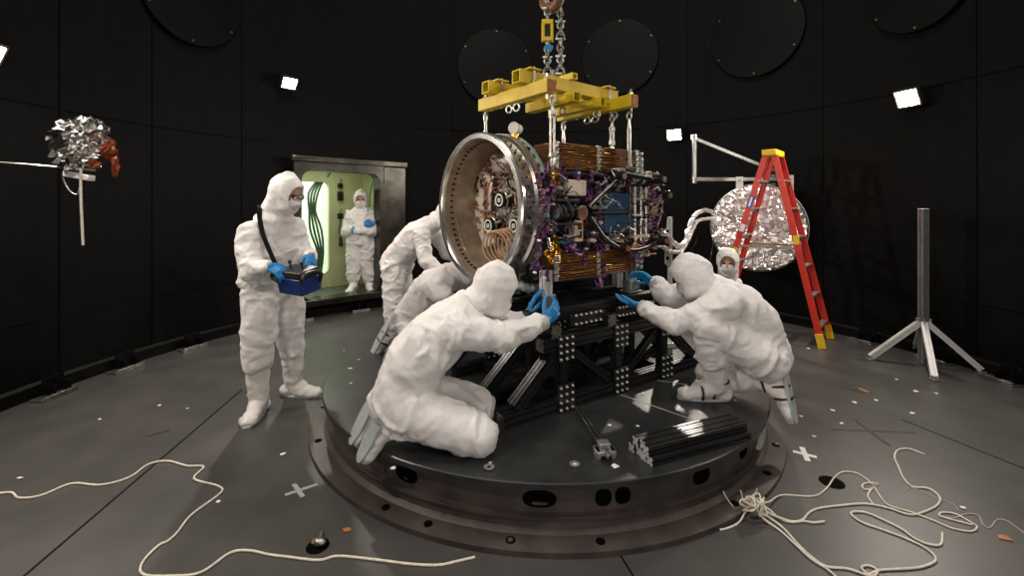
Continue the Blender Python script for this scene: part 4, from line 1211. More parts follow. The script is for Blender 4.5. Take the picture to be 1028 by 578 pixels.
rg = P('front_ring', MB().lathe([(0.472, 0.002), (0.480, -0.012), (0.512, -0.012), (0.522, 0.0), (0.522, 0.020), (0.508, 0.028), (0.503, 0.040), (0.503, 0.115), (0.520, 0.125), (0.520, 0.145), (0.500, 0.15), (0.475, 0.15)], C0, X, n=128, closed=True), 'steel_polished', smooth=35)
for k in range(48):
    a = 2 * PI * k / 48; d = V((0, math.cos(a), math.sin(a)))
    P('ring_bolt', MB().cyl(C0 + d * 0.500 + X * 0.066, C0 + d * 0.509 + X * 0.066, 0.009, n=8), 'black_gloss', rg)
    a += PI / 48; d = V((0, math.cos(a), math.sin(a)))
    P('ring_screw', MB().cyl(C0 + d * 0.500 + X * 0.096, C0 + d * 0.508 + X * 0.096, 0.0065, n=6), 'black_gloss', rg)
P('rear_flange', MB().lathe([(0.47, 0.15), (0.525, 0.15), (0.525, 0.168), (0.49, 0.175), (0.47, 0.175)], C0, X, n=128, closed=True), 'inner_metal', smooth=35)
for k in range(44):
    a = 2 * PI * k / 44
    d = V((0, math.cos(a), math.sin(a))); tt = V((0, -math.sin(a), math.cos(a)))
    P('flange_clip', MB().box(C0 + d * 0.512 + X * 0.186, (0.034, 0.028, 0.026), Matrix((X, d, tt)).transposed()), ('inner_metal', 'black_gloss', 'steel_dull')[k % 3], bevel=0.003)
# inside of the ring
bar_ = P('inner_barrel', MB().lathe([(0.474, 0.005), (0.468, 0.06), (0.462, 0.19), (0.405, 0.33), (0.41, 0.335), (0.468, 0.195), (0.478, 0.15), (0.478, 0.01)], C0, X, n=128, closed=True), 'inner_metal', smooth=40)
for k in range(64):
    a = 2 * PI * k / 64; d = V((0, math.cos(a), math.sin(a))); q = C0 + d * 0.466 + X * 0.075
    P('inner_slot', MB().box(q, (0.020, 0.010, 0.012), Matrix((X, d, V((0, -math.sin(a), math.cos(a))))).transposed()), 'seam_black', bar_)
b = MB()
for x in (0.115, 0.15, 0.185): b.torus(C0 + X * x, 0.4665, 0.0035, X, 96, 6)
P('inner_ribs', b, 'inner_metal', smooth=180)
P('back_plate', MB().lathe([(0.0, 0.328), (0.41, 0.328), (0.41, 0.34), (0.0, 0.34)], C0, X, n=96), 'inner_grey')


def disc_pt(y, z, x=0.33): return V((x, y, ZC + z))


# pale crescent shield at the far side, dome sheet at the top
m = MB(); pts = []
for i in range(15):
    a = math.radians(115 + i * 8); pts.append((0.43 * math.cos(a - PI / 2), 0.43 * math.sin(a - PI / 2)))
pts = [(0.415 * math.cos(math.radians(a)), 0.415 * math.sin(math.radians(a))) for a in range(-50, 41, 6)]
inn = [(0.20 * math.cos(math.radians(a)) , 0.36 * math.sin(math.radians(a))) for a in range(40, -51, -6)]
P('white_shield', MB().prism([disc_pt(y, z, 0.26) for y, z in pts + inn], X * 0.012), 'inner_white')
for y, z, s in ((0.40, 0.02, 0.03), (0.36, -0.10, 0.02), (0.38, 0.14, 0.022)):
    P('kapton_patch', MB().sph(disc_pt(y, z, 0.257), (0.006, s * 0.8, s)), 'foil_gold')
for y in (0.24,): P('shield_post', MB().beam(disc_pt(y, -0.22, 0.24), disc_pt(y, 0.20, 0.24), 0.022, 0.016), 'copper_tube')
for z in (-0.03,): P('shield_rail', MB().beam(disc_pt(0.16, z, 0.235), disc_pt(0.34, z, 0.235), 0.012, 0.012), 'inner_metal')
P('dome_sheet', MB().sph(disc_pt(0.08, 0.34, 0.30), (0.05, 0.17, 0.10), None, 24, 12), 'inner_grey')
# target cylinders with white ringed faces
for y, z in ((0.0, 0.05), (0.14, -0.14), (-0.17, -0.13)):
    c = disc_pt(y, z, 0.20)
    cy = P('target_cylinder', MB().cyl(c, c + X * 0.14, 0.058, 0.050, 28), 'black_gloss')
    P('target_ring', MB().lathe([(0.036, 0), (0.047, 0), (0.047, 0.006), (0.036, 0.006)], c - X * 0.006, X, 36, closed=True), 'label_white', cy)
    P('target_dot', MB().lathe([(0.008, 0), (0.016, 0), (0.016, 0.006), (0.008, 0.006)], c - X * 0.006, X, 24, closed=True), 'label_white', cy)
    P('target_collar', MB().torus(c + X * 0.03, 0.062, 0.007, X, 28, 8), 'steel', cy, smooth=180)
    P('strut', MB().beam(c + X * 0.02, c + X * 0.03 + V((0, -0.12, 0.04)), 0.014, 0.014), 'inner_metal', cy)
random.seed(21)
# tubing tangle inside
for k in range(85):
    a = random.uniform(0, 2 * PI); r = 0.40 * math.sqrt(random.random())
    y, z = r * math.cos(a), r * math.sin(a) + 0.05
    pts = [disc_pt(y, z, 0.32)]
    for j in range(4):
        y += random.uniform(-0.09, 0.09); z += random.uniform(-0.09, 0.09)
        rr = math.hypot(y, z)
        if rr > 0.39: y *= 0.39 / rr; z *= 0.39 / rr
        pts.append(disc_pt(y, z, random.uniform(0.20, 0.33)))
    P('tubing', MB().tube(pts, random.uniform(0.004, 0.0075), 6, sub=5), random.choice(('copper_tube', 'copper_tube', 'tan_tube', 'steel_dull', 'inner_metal', 'black_gloss')), smooth=180)
for k in range(92):
    a = random.uniform(0, 2 * PI); r = 0.39 * math.sqrt(random.random())
    s = random.uniform(0.008, 0.026)
    P('fitting', MB().box(disc_pt(r * math.cos(a), r * math.sin(a), random.uniform(0.25, 0.33)), (random.uniform(0.02, 0.05), s, s * random.uniform(0.6, 1.6)), Matrix.Rotation(random.uniform(0, PI), 3, 'X')),
      random.choice(('black_gloss', 'steel', 'steel_dull', 'inner_grey', 'foil_gold', 'inner_metal', 'inner_white', 'copper_tube')), bevel=0.002)
for c, r1, r2 in ((disc_pt(-0.24, 0.08, 0.26), 0.13, 0.16),):
    P('tan_loop', MB().torus(c, r1, 0.008, X, 40, 8, r2), 'tan_tube', smooth=180)
co = MB()
for k in range(7):
    c = disc_pt(-0.06 - 0.014 * k, -0.285 + 0.005 * k, 0.12 + 0.024 * k)
    co.torus(c, 0.098, 0.008, V((1, 0.55, 0.25)), 36, 8, 0.118)
P('hose_coil', co, 'tan_tube', smooth=180)
P('coil_tie', MB().torus(disc_pt(-0.10, -0.17, 0.2), 0.03, 0.008, V((0, 1, 0.3)), 20, 8), 'foil_gold', smooth=180)

# cone blanket and sensor on top
P('green_blanket', MB().lathe([(0.495, 0.185), (0.530, 0.212), (0.528, 0.222), (0.455, 0.37), (0.44, 0.385), (0.42, 0.37)], C0, X, n=96), 'green_blanket', smooth=50)
q = V((0.185, -0.20, 2.0))
st = P('sensor_mast', MB().beam(q, q + V((0, 0, 0.045)), 0.05, 0.035), 'foil_gold', bevel=0.004)
P('sensor_head', MB().cyl(q + V((-0.02, -0.01, 0.075)), q + V((0.05, 0.02, 0.075)), 0.038, 0.034, 24), 'inner_white', st)
P('sensor_cap', MB().torus(q + V((-0.018, -0.01, 0.075)), 0.036, 0.006, V((1, 0.4, 0)), 24, 8), 'alu_white', st, smooth=180)

# bus
P('bus_body', MB().box((0.835, -0.03, 1.50), (0.87, 0.90, 0.86)), 'bus_dark', bevel=0.02)
# folded solar arrays
for z0_, name in ((1.775, 'upper'), (1.055, 'lower')):
    for k in range(11):
        P('array_leaf', MB().box((0.635, -0.45, z0_ + 0.008 + k * 0.0160), (0.79, 0.22, 0.0095)), 'array_brown', bevel=0.002)
    for k in range(10):
        P('array_spacer', MB().box((0.635, -0.45, z0_ + 0.016 + k * 0.0160), (0.77, 0.18, 0.0066)), 'black_matte')
    w = MB(); random.seed(int(z0_ * 100))
    for k in range(14):
        z = z0_ + random.uniform(0.01, 0.165); x = random.uniform(0.24, 0.5)
        w.tube([V((x, -0.567, z)), V((x + 0.15, -0.572, z + random.uniform(-0.008, 0.008))), V((x + random.uniform(0.3, 0.5), -0.566, z + random.uniform(-0.01, 0.01)))], 0.0022, 5, sub=4)
    P('array_wires', w, 'foil_gold', smooth=180)
    for x in (0.225, 0.62, 1.04):
        for k in range(4):
            z = z0_ + 0.022 + k * 0.043
            h = MB().box((x, -0.570, z), (0.030, 0.022, 0.026)).cyl((x - 0.016, -0.575, z + 0.016), (x + 0.016, -0.575, z + 0.016), 0.010, n=10)
            if x > 1: h.box((x + 0.035, -0.56, z), (0.05, 0.03, 0.020)).cyl((x + 0.06, -0.57, z - .01), (x + 0.06, -0.57, z + 0.012), 0.016, n=12)
            P('hinge', h, 'steel' if x < 1 else 'steel_dull', bevel=0.002)
P('upper_rail', MB().box((0.66, -0.50, 1.755), (0.90, 0.10, 0.028)), 'black_matte', bevel=0.004)
P('lower_rail', MB().box((0.66, -0.50, 1.243), (0.90, 0.10, 0.022)), 'black_matte', bevel=0.004)
YF = -0.49
# boxes and plates on the near face
bx = P('white_electronics_box', MB().box((0.405, YF - 0.04, 1.658), (0.17, 0.10, 0.105)), 'beige_box', bevel=0.006)
P('box_lid', MB().box((0.475, YF - 0.091, 1.658), (0.026, 0.006, 0.095)), 'inner_white', bx, bevel=0.001)
P('card_panel', MB().box((0.425, YF - 0.06, 1.375), (0.075, 0.06, 0.14)), 'beige_box', bevel=0.003)
P('card_label', MB().box((0.428, YF - 0.092, 1.405), (0.042, 0.004, 0.045)).box((0.428, YF - 0.092, 1.35), (0.042, 0.004, 0.045)), 'foil_gold')
for z, h in ((1.568, 0.128), (1.415, 0.130)):
    bp_ = P('blue_panel', MB().box((0.865, YF - 0.035, z), (0.27, 0.022, h)), 'blue_plate', bevel=0.003)
    for u in (-0.13, 0.13):
        for v in (-0.05, 0.05): P('standoff', MB().cyl((0.855 + u, YF - 0.046, z + v), (0.855 + u, YF - 0.062, z + v), 0.009, n=10), 'steel', bp_)
    P('panel_knob', MB().sph((0.86, YF - 0.055, z - 0.02), (0.012, 0.012, 0.012)), 'steel_dull', bp_)
P('panel_gap_bar', MB().box((0.80, YF - 0.055, 1.495), (0.46, 0.03, 0.018)), 'black_matte')
fr_ = MB()
fr_.box((0.855, YF - 0.03, 1.69), (0.36, 0.035, 0.022)); fr_.box((0.855, YF - 0.03, 1.305), (0.36, 0.035, 0.022)); fr_.box((0.685, YF - 0.03, 1.50), (0.022, 0.035, 0.40)); fr_.box((1.022, YF - 0.03, 1.50), (0.022, 0.035, 0.40))
P('panel_frame', fr_, 'steel_dull', bevel=0.002)
for x in (1.055, 1.125, 1.19):
    P('vertical_tube', MB().cyl((x, YF - 0.06, 1.27), (x, YF - 0.06, 1.70), 0.020, n=16), 'steel', smooth=60)
    for z in (1.30, 1.44, 1.58, 1.68): P('tube_clamp', MB().cyl((x, YF - 0.06, z), (x, YF - 0.06, z + 0.022), 0.029, n=12), ('black_gloss', 'steel_dull', 'beige_box')[int(z * 50) % 3])
# black gimballed unit and round brown port
gm = P('gimbal_unit', MB().cyl((0.20, YF - 0.10, 1.50), (0.36, YF - 0.10, 1.50), 0.048, 0.042, 24), 'black_gloss')
for x in (0.205, 0.245, 0.305, 0.35): P('gimbal_band', MB().torus((x, YF - 0.10, 1.50), 0.047, 0.008, X, 28, 8), ('black_matte', 'black_gloss')[int(x * 100) % 2], gm, smooth=180)
P('gimbal_yoke', MB().box((0.30, YF - 0.02, 1.50), (0.15, 0.15, 0.09)).box((0.30, YF - 0.06, 1.575), (0.20, 0.12, 0.02)).box((0.30, YF - 0.06, 1.425), (0.20, 0.12, 0.02)), 'black_matte', gm, bevel=0.006)
pt_ = P('round_port', MB().cyl((0.455, YF + 0.02, 1.495), (0.455, YF - 0.09, 1.495), 0.050, 0.046, 28), 'black_gloss')
P('port_face', MB().cyl((0.455, YF - 0.09, 1.495), (0.455, YF - 0.098, 1.495), 0.036, n=28), 'copper_tube', pt_)
P('port_rim', MB().torus((0.455, YF - 0.092, 1.495), 0.043, 0.006, V((0, 1, 0)), 32, 8), 'inner_metal', pt_, smooth=180)
# little black nozzles beside the ring
for z, dz in ((1.665, 0.03), (1.335, -0.035)):
    n_ = P('nozzle', MB().cyl((0.155, YF - 0.06, z), (0.155, YF - 0.075, z + dz * 1.8), 0.026, 0.034, 20), 'black_gloss')
    P('nozzle_bore', MB().cyl((0.155, YF - 0.0745, z + dz * 1.75), (0.155, YF - 0.076, z + dz * 1.85), 0.028, n=20), 'hole_black', n_)
    P('nozzle_base', MB().box((0.165, YF - 0.05, z - dz * 0.8), (0.06, 0.05, 0.05)), 'black_gloss', n_, bevel=0.004)


def crumple(c, rad, m, name, seed, n=9, sq=(1, 1, 1), parent=None):
    random.seed(seed); mb = MB().sph(c, 1.0, None, n + 4, n)
    c = V(c); vs = []
    for p in mb.v:
        d = p - c
        k = 1 + 0.55 * noise.noise(d * 2.3 + V((seed, 0, 0))) + random.uniform(-0.22, 0.22)
        vs.append(c + V((d.x * rad * sq[0], d.y * rad * sq[1], d.z * rad * sq[2])) * k)
    mb.v = vs
    return mk(name, mb, m, parent or sc_, smooth=None)


for k, (x, z, s) in enumerate(((0.235, 1.755, 0.065), (0.255, 1.67, 0.045), (0.23, 1.30, 0.055), (0.26, 1.22, 0.060), (0.20, 1.25, 0.045), (0.28, 1.165, 0.035))):
    crumple((x, YF - 0.045, z), s, 'foil_gold', 'gold_foil', 40 + k, sq=(0.9, 0.5, 1.15))
# violet / pink film strips
random.seed(5)
FIL = [(0.10, 1.72), (0.12, 1.62), (0.11, 1.50), (0.12, 1.42), (0.10, 1.33), (0.09, 1.18), (0.14, 1.10), (0.30, 1.74), (0.42, 1.755), (0.55, 1.74), (0.54, 1.62), (0.60, 1.42), (0.58, 1.36), (0.38, 1.26), (0.50, 1.255), (0.62, 1.25), (0.70, 1.26),
       (0.46, 1.21), (0.66, 1.10), (0.65, 1.03), (1.0, 1.20), (1.05, 1.16), (1.22, 1.44), (1.28, 1.58), (1.30, 1.36), (0.16, 1.55), (0.17, 1.77), (0.15, 1.67), (0.16, 1.39), (0.33, 1.30), (1.24, 1.66), (1.10, 1.26), (0.08, 1.26), (0.06, 1.14)]
for k, (x, z) in enumerate(FIL):
    m = MB()
    for j in range(6):
        a = random.uniform(0, 2 * PI); L = random.uniform(0.03, 0.075)
        p0 = V((x + random.uniform(-0.03, 0.03), YF - random.uniform(0.05, 0.10), z + random.uniform(-0.04, 0.04)))
        pp = [p0 + V((math.cos(a) * L * t_ + random.uniform(-0.012, 0.012), random.uniform(-0.02, 0.015), math.sin(a) * L * t_ + random.uniform(-0.012, 0.012))) for t_ in (-0.5, -0.2, 0.15, 0.5)]
        m.tube(pp, random.uniform(0.005, 0.011), 6, sub=4, flat=0.15)
    P('film_strip', m, random.choice(('violet_film', 'violet_film', 'pink_film')), smooth=60)
for k in range(12):
    x, z = random.choice(FIL); x += random.uniform(-.05, .05)
    P('cover_cap', MB().cyl((x, YF - 0.09, z), (x, YF - 0.115, z), 0.006, 0.007, 10), random.choice(('label_blue', 'label_white', 'alu_white')))
# black strut arms and cable bundles
for pts, r in (([(0.50, YF - 0.10, 1.53), (0.80, YF - 0.11, 1.735)], 0.022), ([(0.80, YF - 0.11, 1.735), (0.84, YF - 0.09, 1.77), (1.02, YF - 0.10, 1.755), (1.30, YF - 0.10, 1.735)], 0.026),
               ([(0.52, YF - 0.10, 1.46), (0.57, YF - 0.11, 1.39), (0.66, YF - 0.11, 1.31), (0.80, YF - 0.10, 1.245)], 0.024), ([(0.80, YF - 0.10, 1.245), (0.95, YF - 0.11, 1.215), (1.12, YF - 0.10, 1.225), (1.30, YF - 0.08, 1.26)], 0.027),
               ([(1.33, YF - 0.06, 1.66), (1.42, YF - 0.04, 1.60), (1.40, YF - 0.04, 1.46), (1.34, YF - 0.04, 1.35)], 0.022)):
    r *= 0.72
    P('cable_arm', MB().tube([V(p) for p in pts], r, 10, sub=6), 'black_gloss', smooth=180)
    P('arm_wrap', MB().tube([V(p) + V((0, -r * 0.8, r * 0.5)) for p in pts], r * 0.32, 6, sub=6), 'steel_dull', smooth=180)
for k, (x, z) in enumerate(((0.80, 1.745), (0.84, 1.24), (1.28, 1.74), (1.31, 1.27), (1.36, 1.62))):
    P('arm_joint', MB().cyl((x, YF - 0.04, z), (x, YF - 0.16, z), 0.040, 0.036, 20), 'black_gloss')
    P('joint_cap', MB().cyl((x, YF - 0.16, z), (x, YF - 0.168, z), 0.022, n=16), ('steel', 'copper_tube')[k % 2])
# dense small equipment
random.seed(77)
ZONES = [(0.20, 0.66, 1.30, 1.44, 30), (0.56, 0.70, 1.52, 1.72, 16), (0.68, 1.04, 1.70, 1.75, 14), (1.03, 1.36, 1.28, 1.72, 52), (0.84, 1.34, 1.18, 1.27, 18), (0.85, 1.34, 1.74, 1.80, 14), (0.20, 0.36, 1.56, 1.70, 12), (0.66, 1.04, 1.27, 1.32, 10)]
n_c = 0
for x0, x1, za, zb, n in ZONES:
    for k in range(n):
        x, z = random.uniform(x0, x1), random.uniform(za, zb); y = YF - random.uniform(0.01, 0.085)
        mm = random.choice(('steel', 'steel_dull', 'black_gloss', 'black_matte', 'beige_box', 'kapton', 'inner_metal', 'inner_grey', 'blue_plate', 'copper_tube'))
        s = random.uniform(0.009, 0.025)
        if k % 5 < 3:
            P('equipment_box', MB().box((x, y, z), (s * random.uniform(0.8, 1.8), s * 1.4, s * random.uniform(0.8, 1.6)), Matrix.Rotation(random.uniform(-0.3, 0.3), 3, 'Y')), mm, bevel=0.002)
        else:
            P('connector', MB().cyl((x, y + 0.02, z), (x, y - 0.03, z), s * 0.62, n=14).cyl((x, y - 0.03, z), (x, y - 0.045, z), s * 0.4, n=12), mm)
for k in range(96):
    x0, x1, za, zb, n = random.choice(ZONES)
    x, z = random.uniform(x0, x1), random.uniform(za, zb); pts = []
    for j in range(5):
        pts.append(V((x, YF - random.uniform(0.03, 0.12), z))); x = min(1.38, max(0.18, x + random.uniform(-0.09, 0.09))); z = min(1.80, max(1.16, z + random.uniform(-0.06, 0.06)))
    P('harness', MB().tube(pts, random.uniform(0.0025, 0.0065), 6, sub=5), random.choice(('black_gloss', 'black_matte', 'steel_dull', 'kapton', 'tan_tube', 'violet_film', 'alu_white', 'steel')), smooth=180)
# end face (away from the ring)
for k in range(22):
    y = random.uniform(-0.5, 0.3); z = random.uniform(1.2, 1.75); s = random.uniform(0.02, 0.05)
    P('end_fitting', MB().box((1.28 + random.uniform(0.0, 0.08), y, z), (0.06, s, s * random.uniform(0.7, 1.6))), random.choice(('black_gloss', 'steel_dull', 'kapton', 'violet_film', 'beige_box', 'inner_grey')), bevel=0.003)
for k in range(10):
    y = random.uniform(-0.52, -0.2); z = random.uniform(1.25, 1.65)
    pts = [V((1.28, y, z)), V((1.40, y + random.uniform(-0.05, 0.05), z + 0.06)), V((1.43, y, z - 0.05)), V((1.36, y + 0.04, z - 0.13)), V((1.28, y, z - 0.1))]
    P('end_cable', MB().tube(pts, 0.008, 6, sub=5), random.choice(('black_gloss', 'tan_tube', 'kapton', 'alu_white')), smooth=180)
P('bottom_boxes', MB().box((0.05, -0.30, 1.06), (0.10, 0.10, 0.10)).box((0.20, -0.42, 1.10), (0.12, 0.10, 0.08)), 'black_gloss', bevel=0.005)
# silver-wrapped duct under the ring
dk = MB(); base = V((0.07, -0.62, 1.02))
pts = [SM.inverted() @ at(548, 286, 3.02), SM.inverted() @ at(533, 290, 2.95), SM.inverted() @ at(520, 286, 2.92), SM.inverted() @ at(508, 290, 2.95)]
dk.tube(pts, [0.030] * 40, 12, sub=8)
for i, v in enumerate(dk.v): dk.v[i] = v + V((0, 0, 0.006 * math.sin(i // 12 * 1.9)))
P('wrapped_duct', dk, 'alu_grey', smooth=50)

# ------------------------------------------------------------------ lifting gear
lf = thing('lifting_rig', 'yellow steel lifting frame of crossed box beams hung above the spacecraft', 'lifting frame', G0, SA)


def Lp(name, mb, m, parent=None, **k): return mk(name, mb, m, parent or lf, **k)


def hollow(p0, p1, w, h, up=V((0, 0, 1))):
    p0, p1 = V(p0), V(p1); x, y, z = frame(p1 - p0, up); m = MB(); t = 0.010
    o = [(-w / 2, -h / 2), (w / 2, -h / 2), (w / 2, h / 2), (-w / 2, h / 2)]; i_ = [(-w / 2 + t, -h / 2 + t), (w / 2 - t, -h / 2 + t), (w / 2 - t, h / 2 - t), (-w / 2 + t, h / 2 - t)]
    vs = []
    for p in (p0, p1): vs += [p + y * a + z * b for a, b in o] + [p + y * a + z * b for a, b in i_]
    fs = []
    for k in range(4):
        l = (k + 1) % 4
        fs += [(k, l, 8 + l, 8 + k), (4 + k, 12 + k, 12 + l, 4 + l), (k, 4 + k, 4 + l, l), (8 + k, 8 + l, 12 + l, 12 + k)]
    return m.add(vs, fs)


ZB = 2.27
Lp('cross_beam', hollow((0.12, -0.64, ZB), (0.12, 0.10, ZB), 0.075, 0.085), 'yellow_paint', bevel=0.003)
Lp('cross_beam', hollow((0.85, -0.70, ZB), (0.85, 0.04, ZB), 0.075, 0.085), 'yellow_paint', bevel=0.003)
Lp('long_beam', hollow((0.02, -0.42, ZB + 0.087), (0.97, -0.42, ZB + 0.087), 0.085, 0.085), 'yellow_paint', bevel=0.003)
Lp('long_beam', hollow((0.02, -0.08, ZB + 0.087), (0.97, -0.08, ZB + 0.087), 0.085, 0.085), 'yellow_paint', bevel=0.003)
Lp('middle_beam', hollow((0.45, -0.54, ZB), (0.45, -0.04, ZB), 0.075, 0.07), 'yellow_paint', bevel=0.003)
Lp('middle_beam', hollow((0.71, -0.54, ZB), (0.71, 0.0, ZB), 0.06, 0.07), 'yellow_paint', bevel=0.003)
for x in (0.12, 0.85):
    for y in (-0.42, -0.08):
        b = MB()
        for k in (-0.06, 0.06): b.cyl((x, y + k, ZB - 0.055), (x, y + k, ZB + 0.15), 0.009, n=8).cyl((x, y + k, ZB + 0.05), (x, y + k, ZB + 0.062), 0.018, n=6)
        Lp('clamp_bolt', b, 'steel_dull')
        Lp('clamp_plate', MB().box((x, y, ZB + 0.135), (0.10, 0.16, 0.010)), 'yellow_paint', bevel=0.002)
for x, y in ((0.12, -0.22), (0.12, -0.30), (0.85, -0.26), (0.85, -0.52), (0.85, -0.34), (0.45, -0.40), (0.71, -0.48)):
    Lp('eye_ring', MB().torus((x, y, ZB - 0.075), 0.024, 0.006, V((1, 0.3, 0)), 20, 8), 'steel', smooth=180)
for x, y in ((0.12, -0.60), (0.12, 0.06), (0.85, -0.67), (0.85, 0.0)):
    Lp('end_pin', MB().cyl((x, y, ZB - 0.075), (x, y, ZB + 0.085), 0.008, n=10).cyl((x, y, ZB + 0.043), (x, y, ZB + 0.06), 0.018, n=6), 'steel')
Lp('end_cap', MB().box((0.12, -0.645, ZB), (0.06, 0.006, 0.07)), 'rust_orange'); Lp('end_cap', MB().box((0.85, -0.705, ZB), (0.06, 0.006, 0.07)), 'rust_orange')
Lp('load_plate', MB().box((0.30, -0.465, ZB + 0.09), (0.06, 0.006, 0.03)), 'rust_orange')
# top spreader joining the long beams under the hook
Lp('spreader', hollow((0.47, -0.50, ZB + 0.15), (0.47, 0.0, ZB + 0.15), 0.05, 0.045), 'yellow_paint', bevel=0.003)
Lp('lift_lug', MB().prism([V((0.44, -0.30, ZB + 0.17)), V((0.50, -0.30, ZB + 0.17)), V((0.49, -0.30, ZB + 0.24)), V((0.45, -0.30, ZB + 0.24))], V((0, 0.02, 0))), 'steel_dull', bevel=0.003)
W = lambda x, y, z: SM @ V((x, y, z))


def sling(x, y, zt_, zb, label, kind):
    t = thing('sling_rod', label, 'sling', (W(x, y, 0).x, W(x, y, 0).y, zb), SA, 'slings between lifting frame and spacecraft')
    L = zt_ - zb; S = lambda n_, m_, mt, **k: mk(n_, m_, mt, t, **k)
    S('shackle', MB().torus((0, 0, L - 0.022), 0.020, 0.0065, X, 20, 8, 0.026).cyl((-0.02, 0.0, L), (0.02, 0.0, L), 0.008), 'steel', smooth=60)
    if kind == 'turnbuckle':
        S('eye', MB().cyl((0, 0, L - 0.085), (0, 0, L - 0.045), 0.012, 0.008), 'steel')
        b = MB(); b.box((0.016, 0, (L - 0.09) / 2 + 0.03), (0.010, 0.012, L - 0.16)); b.box((-0.016, 0, (L - 0.09) / 2 + 0.03), (0.010, 0.012, L - 0.16)); b.box((0, 0, L - 0.10), (0.044, 0.024, 0.03)); b.box((0, 0, 0.06), (0.044, 0.024, 0.03)); b.box((0, 0, L * 0.5), (0.04, 0.014, 0.014))
        S('turnbuckle', b, 'steel_dull', bevel=0.002)
        S('rod', MB().cyl((0, 0, -0.01), (0, 0, 0.06), 0.009), 'steel')
    elif kind == 'rod':
        S('eye', MB().cyl((0, 0, L - 0.12), (0, 0, L - 0.045), 0.014, 0.009), 'steel')
        S('rod', MB().cyl((0, 0, 0), (0, 0, L - 0.11), 0.014, 0.014), 'steel_dull', smooth=60)
    else:
        S('eye', MB().cyl((0, 0, L - 0.12), (0, 0, L - 0.045), 0.010, 0.010), 'steel')
        S('rod', MB().cyl((0, 0, 0.02), (0, 0, L - 0.1), 0.006), 'steel')
    S('lower_shackle', MB().torus((0, 0, 0.01), 0.018, 0.006, X, 20, 8, 0.024), 'steel', smooth=60)


sling(0.12, 0.06, ZB - 0.07, 2.055, 'short shackle sling from the far left beam end to the top of the polished ring', 'short')
sling(0.19, -0.575, ZB - 0.045, 1.80, 'turnbuckle sling at the near corner of the spacecraft beside the polished ring', 'turnbuckle')
sling(0.85, 0.0, ZB - 0.07, 1.945, 'sling with a tapered eye hanging from the far right corner of the yellow frame', 'rod')
sling(0.92, -0.60, ZB - 0.06, 1.82, 'thick sling rod at the right end of the yellow frame', 'rod')
sling(0.90, -0.46, ZB - 0.06, 1.945, 'thin double rod just left of the thick right sling rod', 'turnbuckle')

# hook and chains
hx = W(0.47, -0.29, 0)
t = thing('crane_hook', 'brown forged crane hook at the top of the lifting chains', 'hook', (hx.x, hx.y, 3.02), SA)
pts = [V((0.0, -0.10, 0.50)), V((0.0, -0.115, 0.25)), V((0.0, -0.10, 0.08)), V((0, -0.05, -0.03)), V((0, 0.02, -0.06)), V((0, 0.085, -0.02)), V((0, 0.115, 0.07)), V((0, 0.11, 0.16)), V((0, 0.08, 0.25))]
mk('hook', MB().tube(crom(pts, 6), [0.036, 0.036, 0.036, 0.038, 0.04, 0.04, 0.036, 0.028, 0.018], 14), 'hook_brown', t, smooth=180)
mk('latch', MB().beam((0, -0.08, 0.20), (0, 0.08, 0.22), 0.02, 0.008), 'steel_dull', t)
for sgn, lab in ((-1, 'left chain leg with a yellow load cell hanging from the crane hook'), (1, 'right chain leg of mixed links and shackles hanging from the crane hook')):
    # the two legs hang side by side as seen from the door
    off = V((0.788 * 0.0, 0, 0)) + V((0.045 * sgn, -0.01 * sgn, 0))
    base = V((hx.x, hx.y, ZB + 0.20)) + off
    t = thing('lifting_chain', lab, 'chain', base, 0, 'chain legs under the crane hook')
    top = 3.0 - base.z - 0.02; z = 0.0; k = 0
    while z < top - 0.03:
        if sgn < 0 and 0.22 < z < 0.30:
            lc = MB(); w_, h_ = 0.062, 0.150
            for s in (-1, 1): lc.box((s * w_ / 2, 0, z + h_ / 2), (0.020, 0.045, h_))
            lc.box((0, 0, z + 0.014), (w_, 0.045, 0.028)); lc.box((0, 0, z + h_ - 0.014), (w_ + 0.02, 0.05, 0.032))
            mk('load_cell', lc, 'yellow_paint', t, bevel=0.004)
            mk('load_cell_display', MB().box((0, 0.0, z + h_ / 2), (w_ - 0.02, 0.02, h_ * 0.6)), 'black_matte', t)
            z += h_ - 0.004; k += 1; continue
        if sgn < 0 and 0.13 < z < 0.19:
            mk('blue_tag', MB().box((0.01, -0.012, z + 0.03), (0.05, 0.02, 0.045), Matrix.Rotation(0.4, 3, 'Y')), 'glove_blue', t, bevel=0.004)
        ax = V((1, 0.2, 0)) if k % 2 else V((0.2, 1, 0))
        rr = 0.020 if k % 3 else 0.026; hh = rr * (1.35 if k % 3 else 1.15)
        mk('link', MB().torus((0, 0, z + hh), rr, 0.0075 if k % 3 else 0.009, ax, 22, 8, hh), ('chain_steel', 'chain_steel', 'steel_dull')[k % 3], t, smooth=180)
        if k % 3 == 0: mk('shackle_pin', MB().cyl((-0.035, 0, z + 0.012), (0.035, 0, z + 0.012), 0.008, n=10), 'steel', t)
        z += 2 * hh - 0.015; k += 1

# ------------------------------------------------------------------ thin slotted post behind the spacecraft
t = thing('slotted_upright', 'thin pale slotted upright behind the crouching person, beside the spacecraft', 'upright', (1.405, 4.1, DECK), math.radians(20))
m = MB()
m.box((0.022, 0, 0.58), (0.016, 0.05, 1.16)); m.box((0.0, 0, 0.02), (0.14, 0.12, 0.04))
mk('post', m, 'alu_white', t, bevel=0.002)
fl_ = MB(); fl_.prism([V((0.016, 0, 0.70)), V((0.016, 0, 1.14)), V((-0.005, 0, 1.14)), V((-0.03, 0, 0.80)), V((-0.03, 0, 0.74))], V((0, 0.006, 0)))
mk('flange', fl_, 'alu_white', t)
for k in range(5): mk('slot', MB().box((-0.008, -0.003, 0.79 + k * 0.06), (0.026, 0.008, 0.028)), 'hole_black', t)

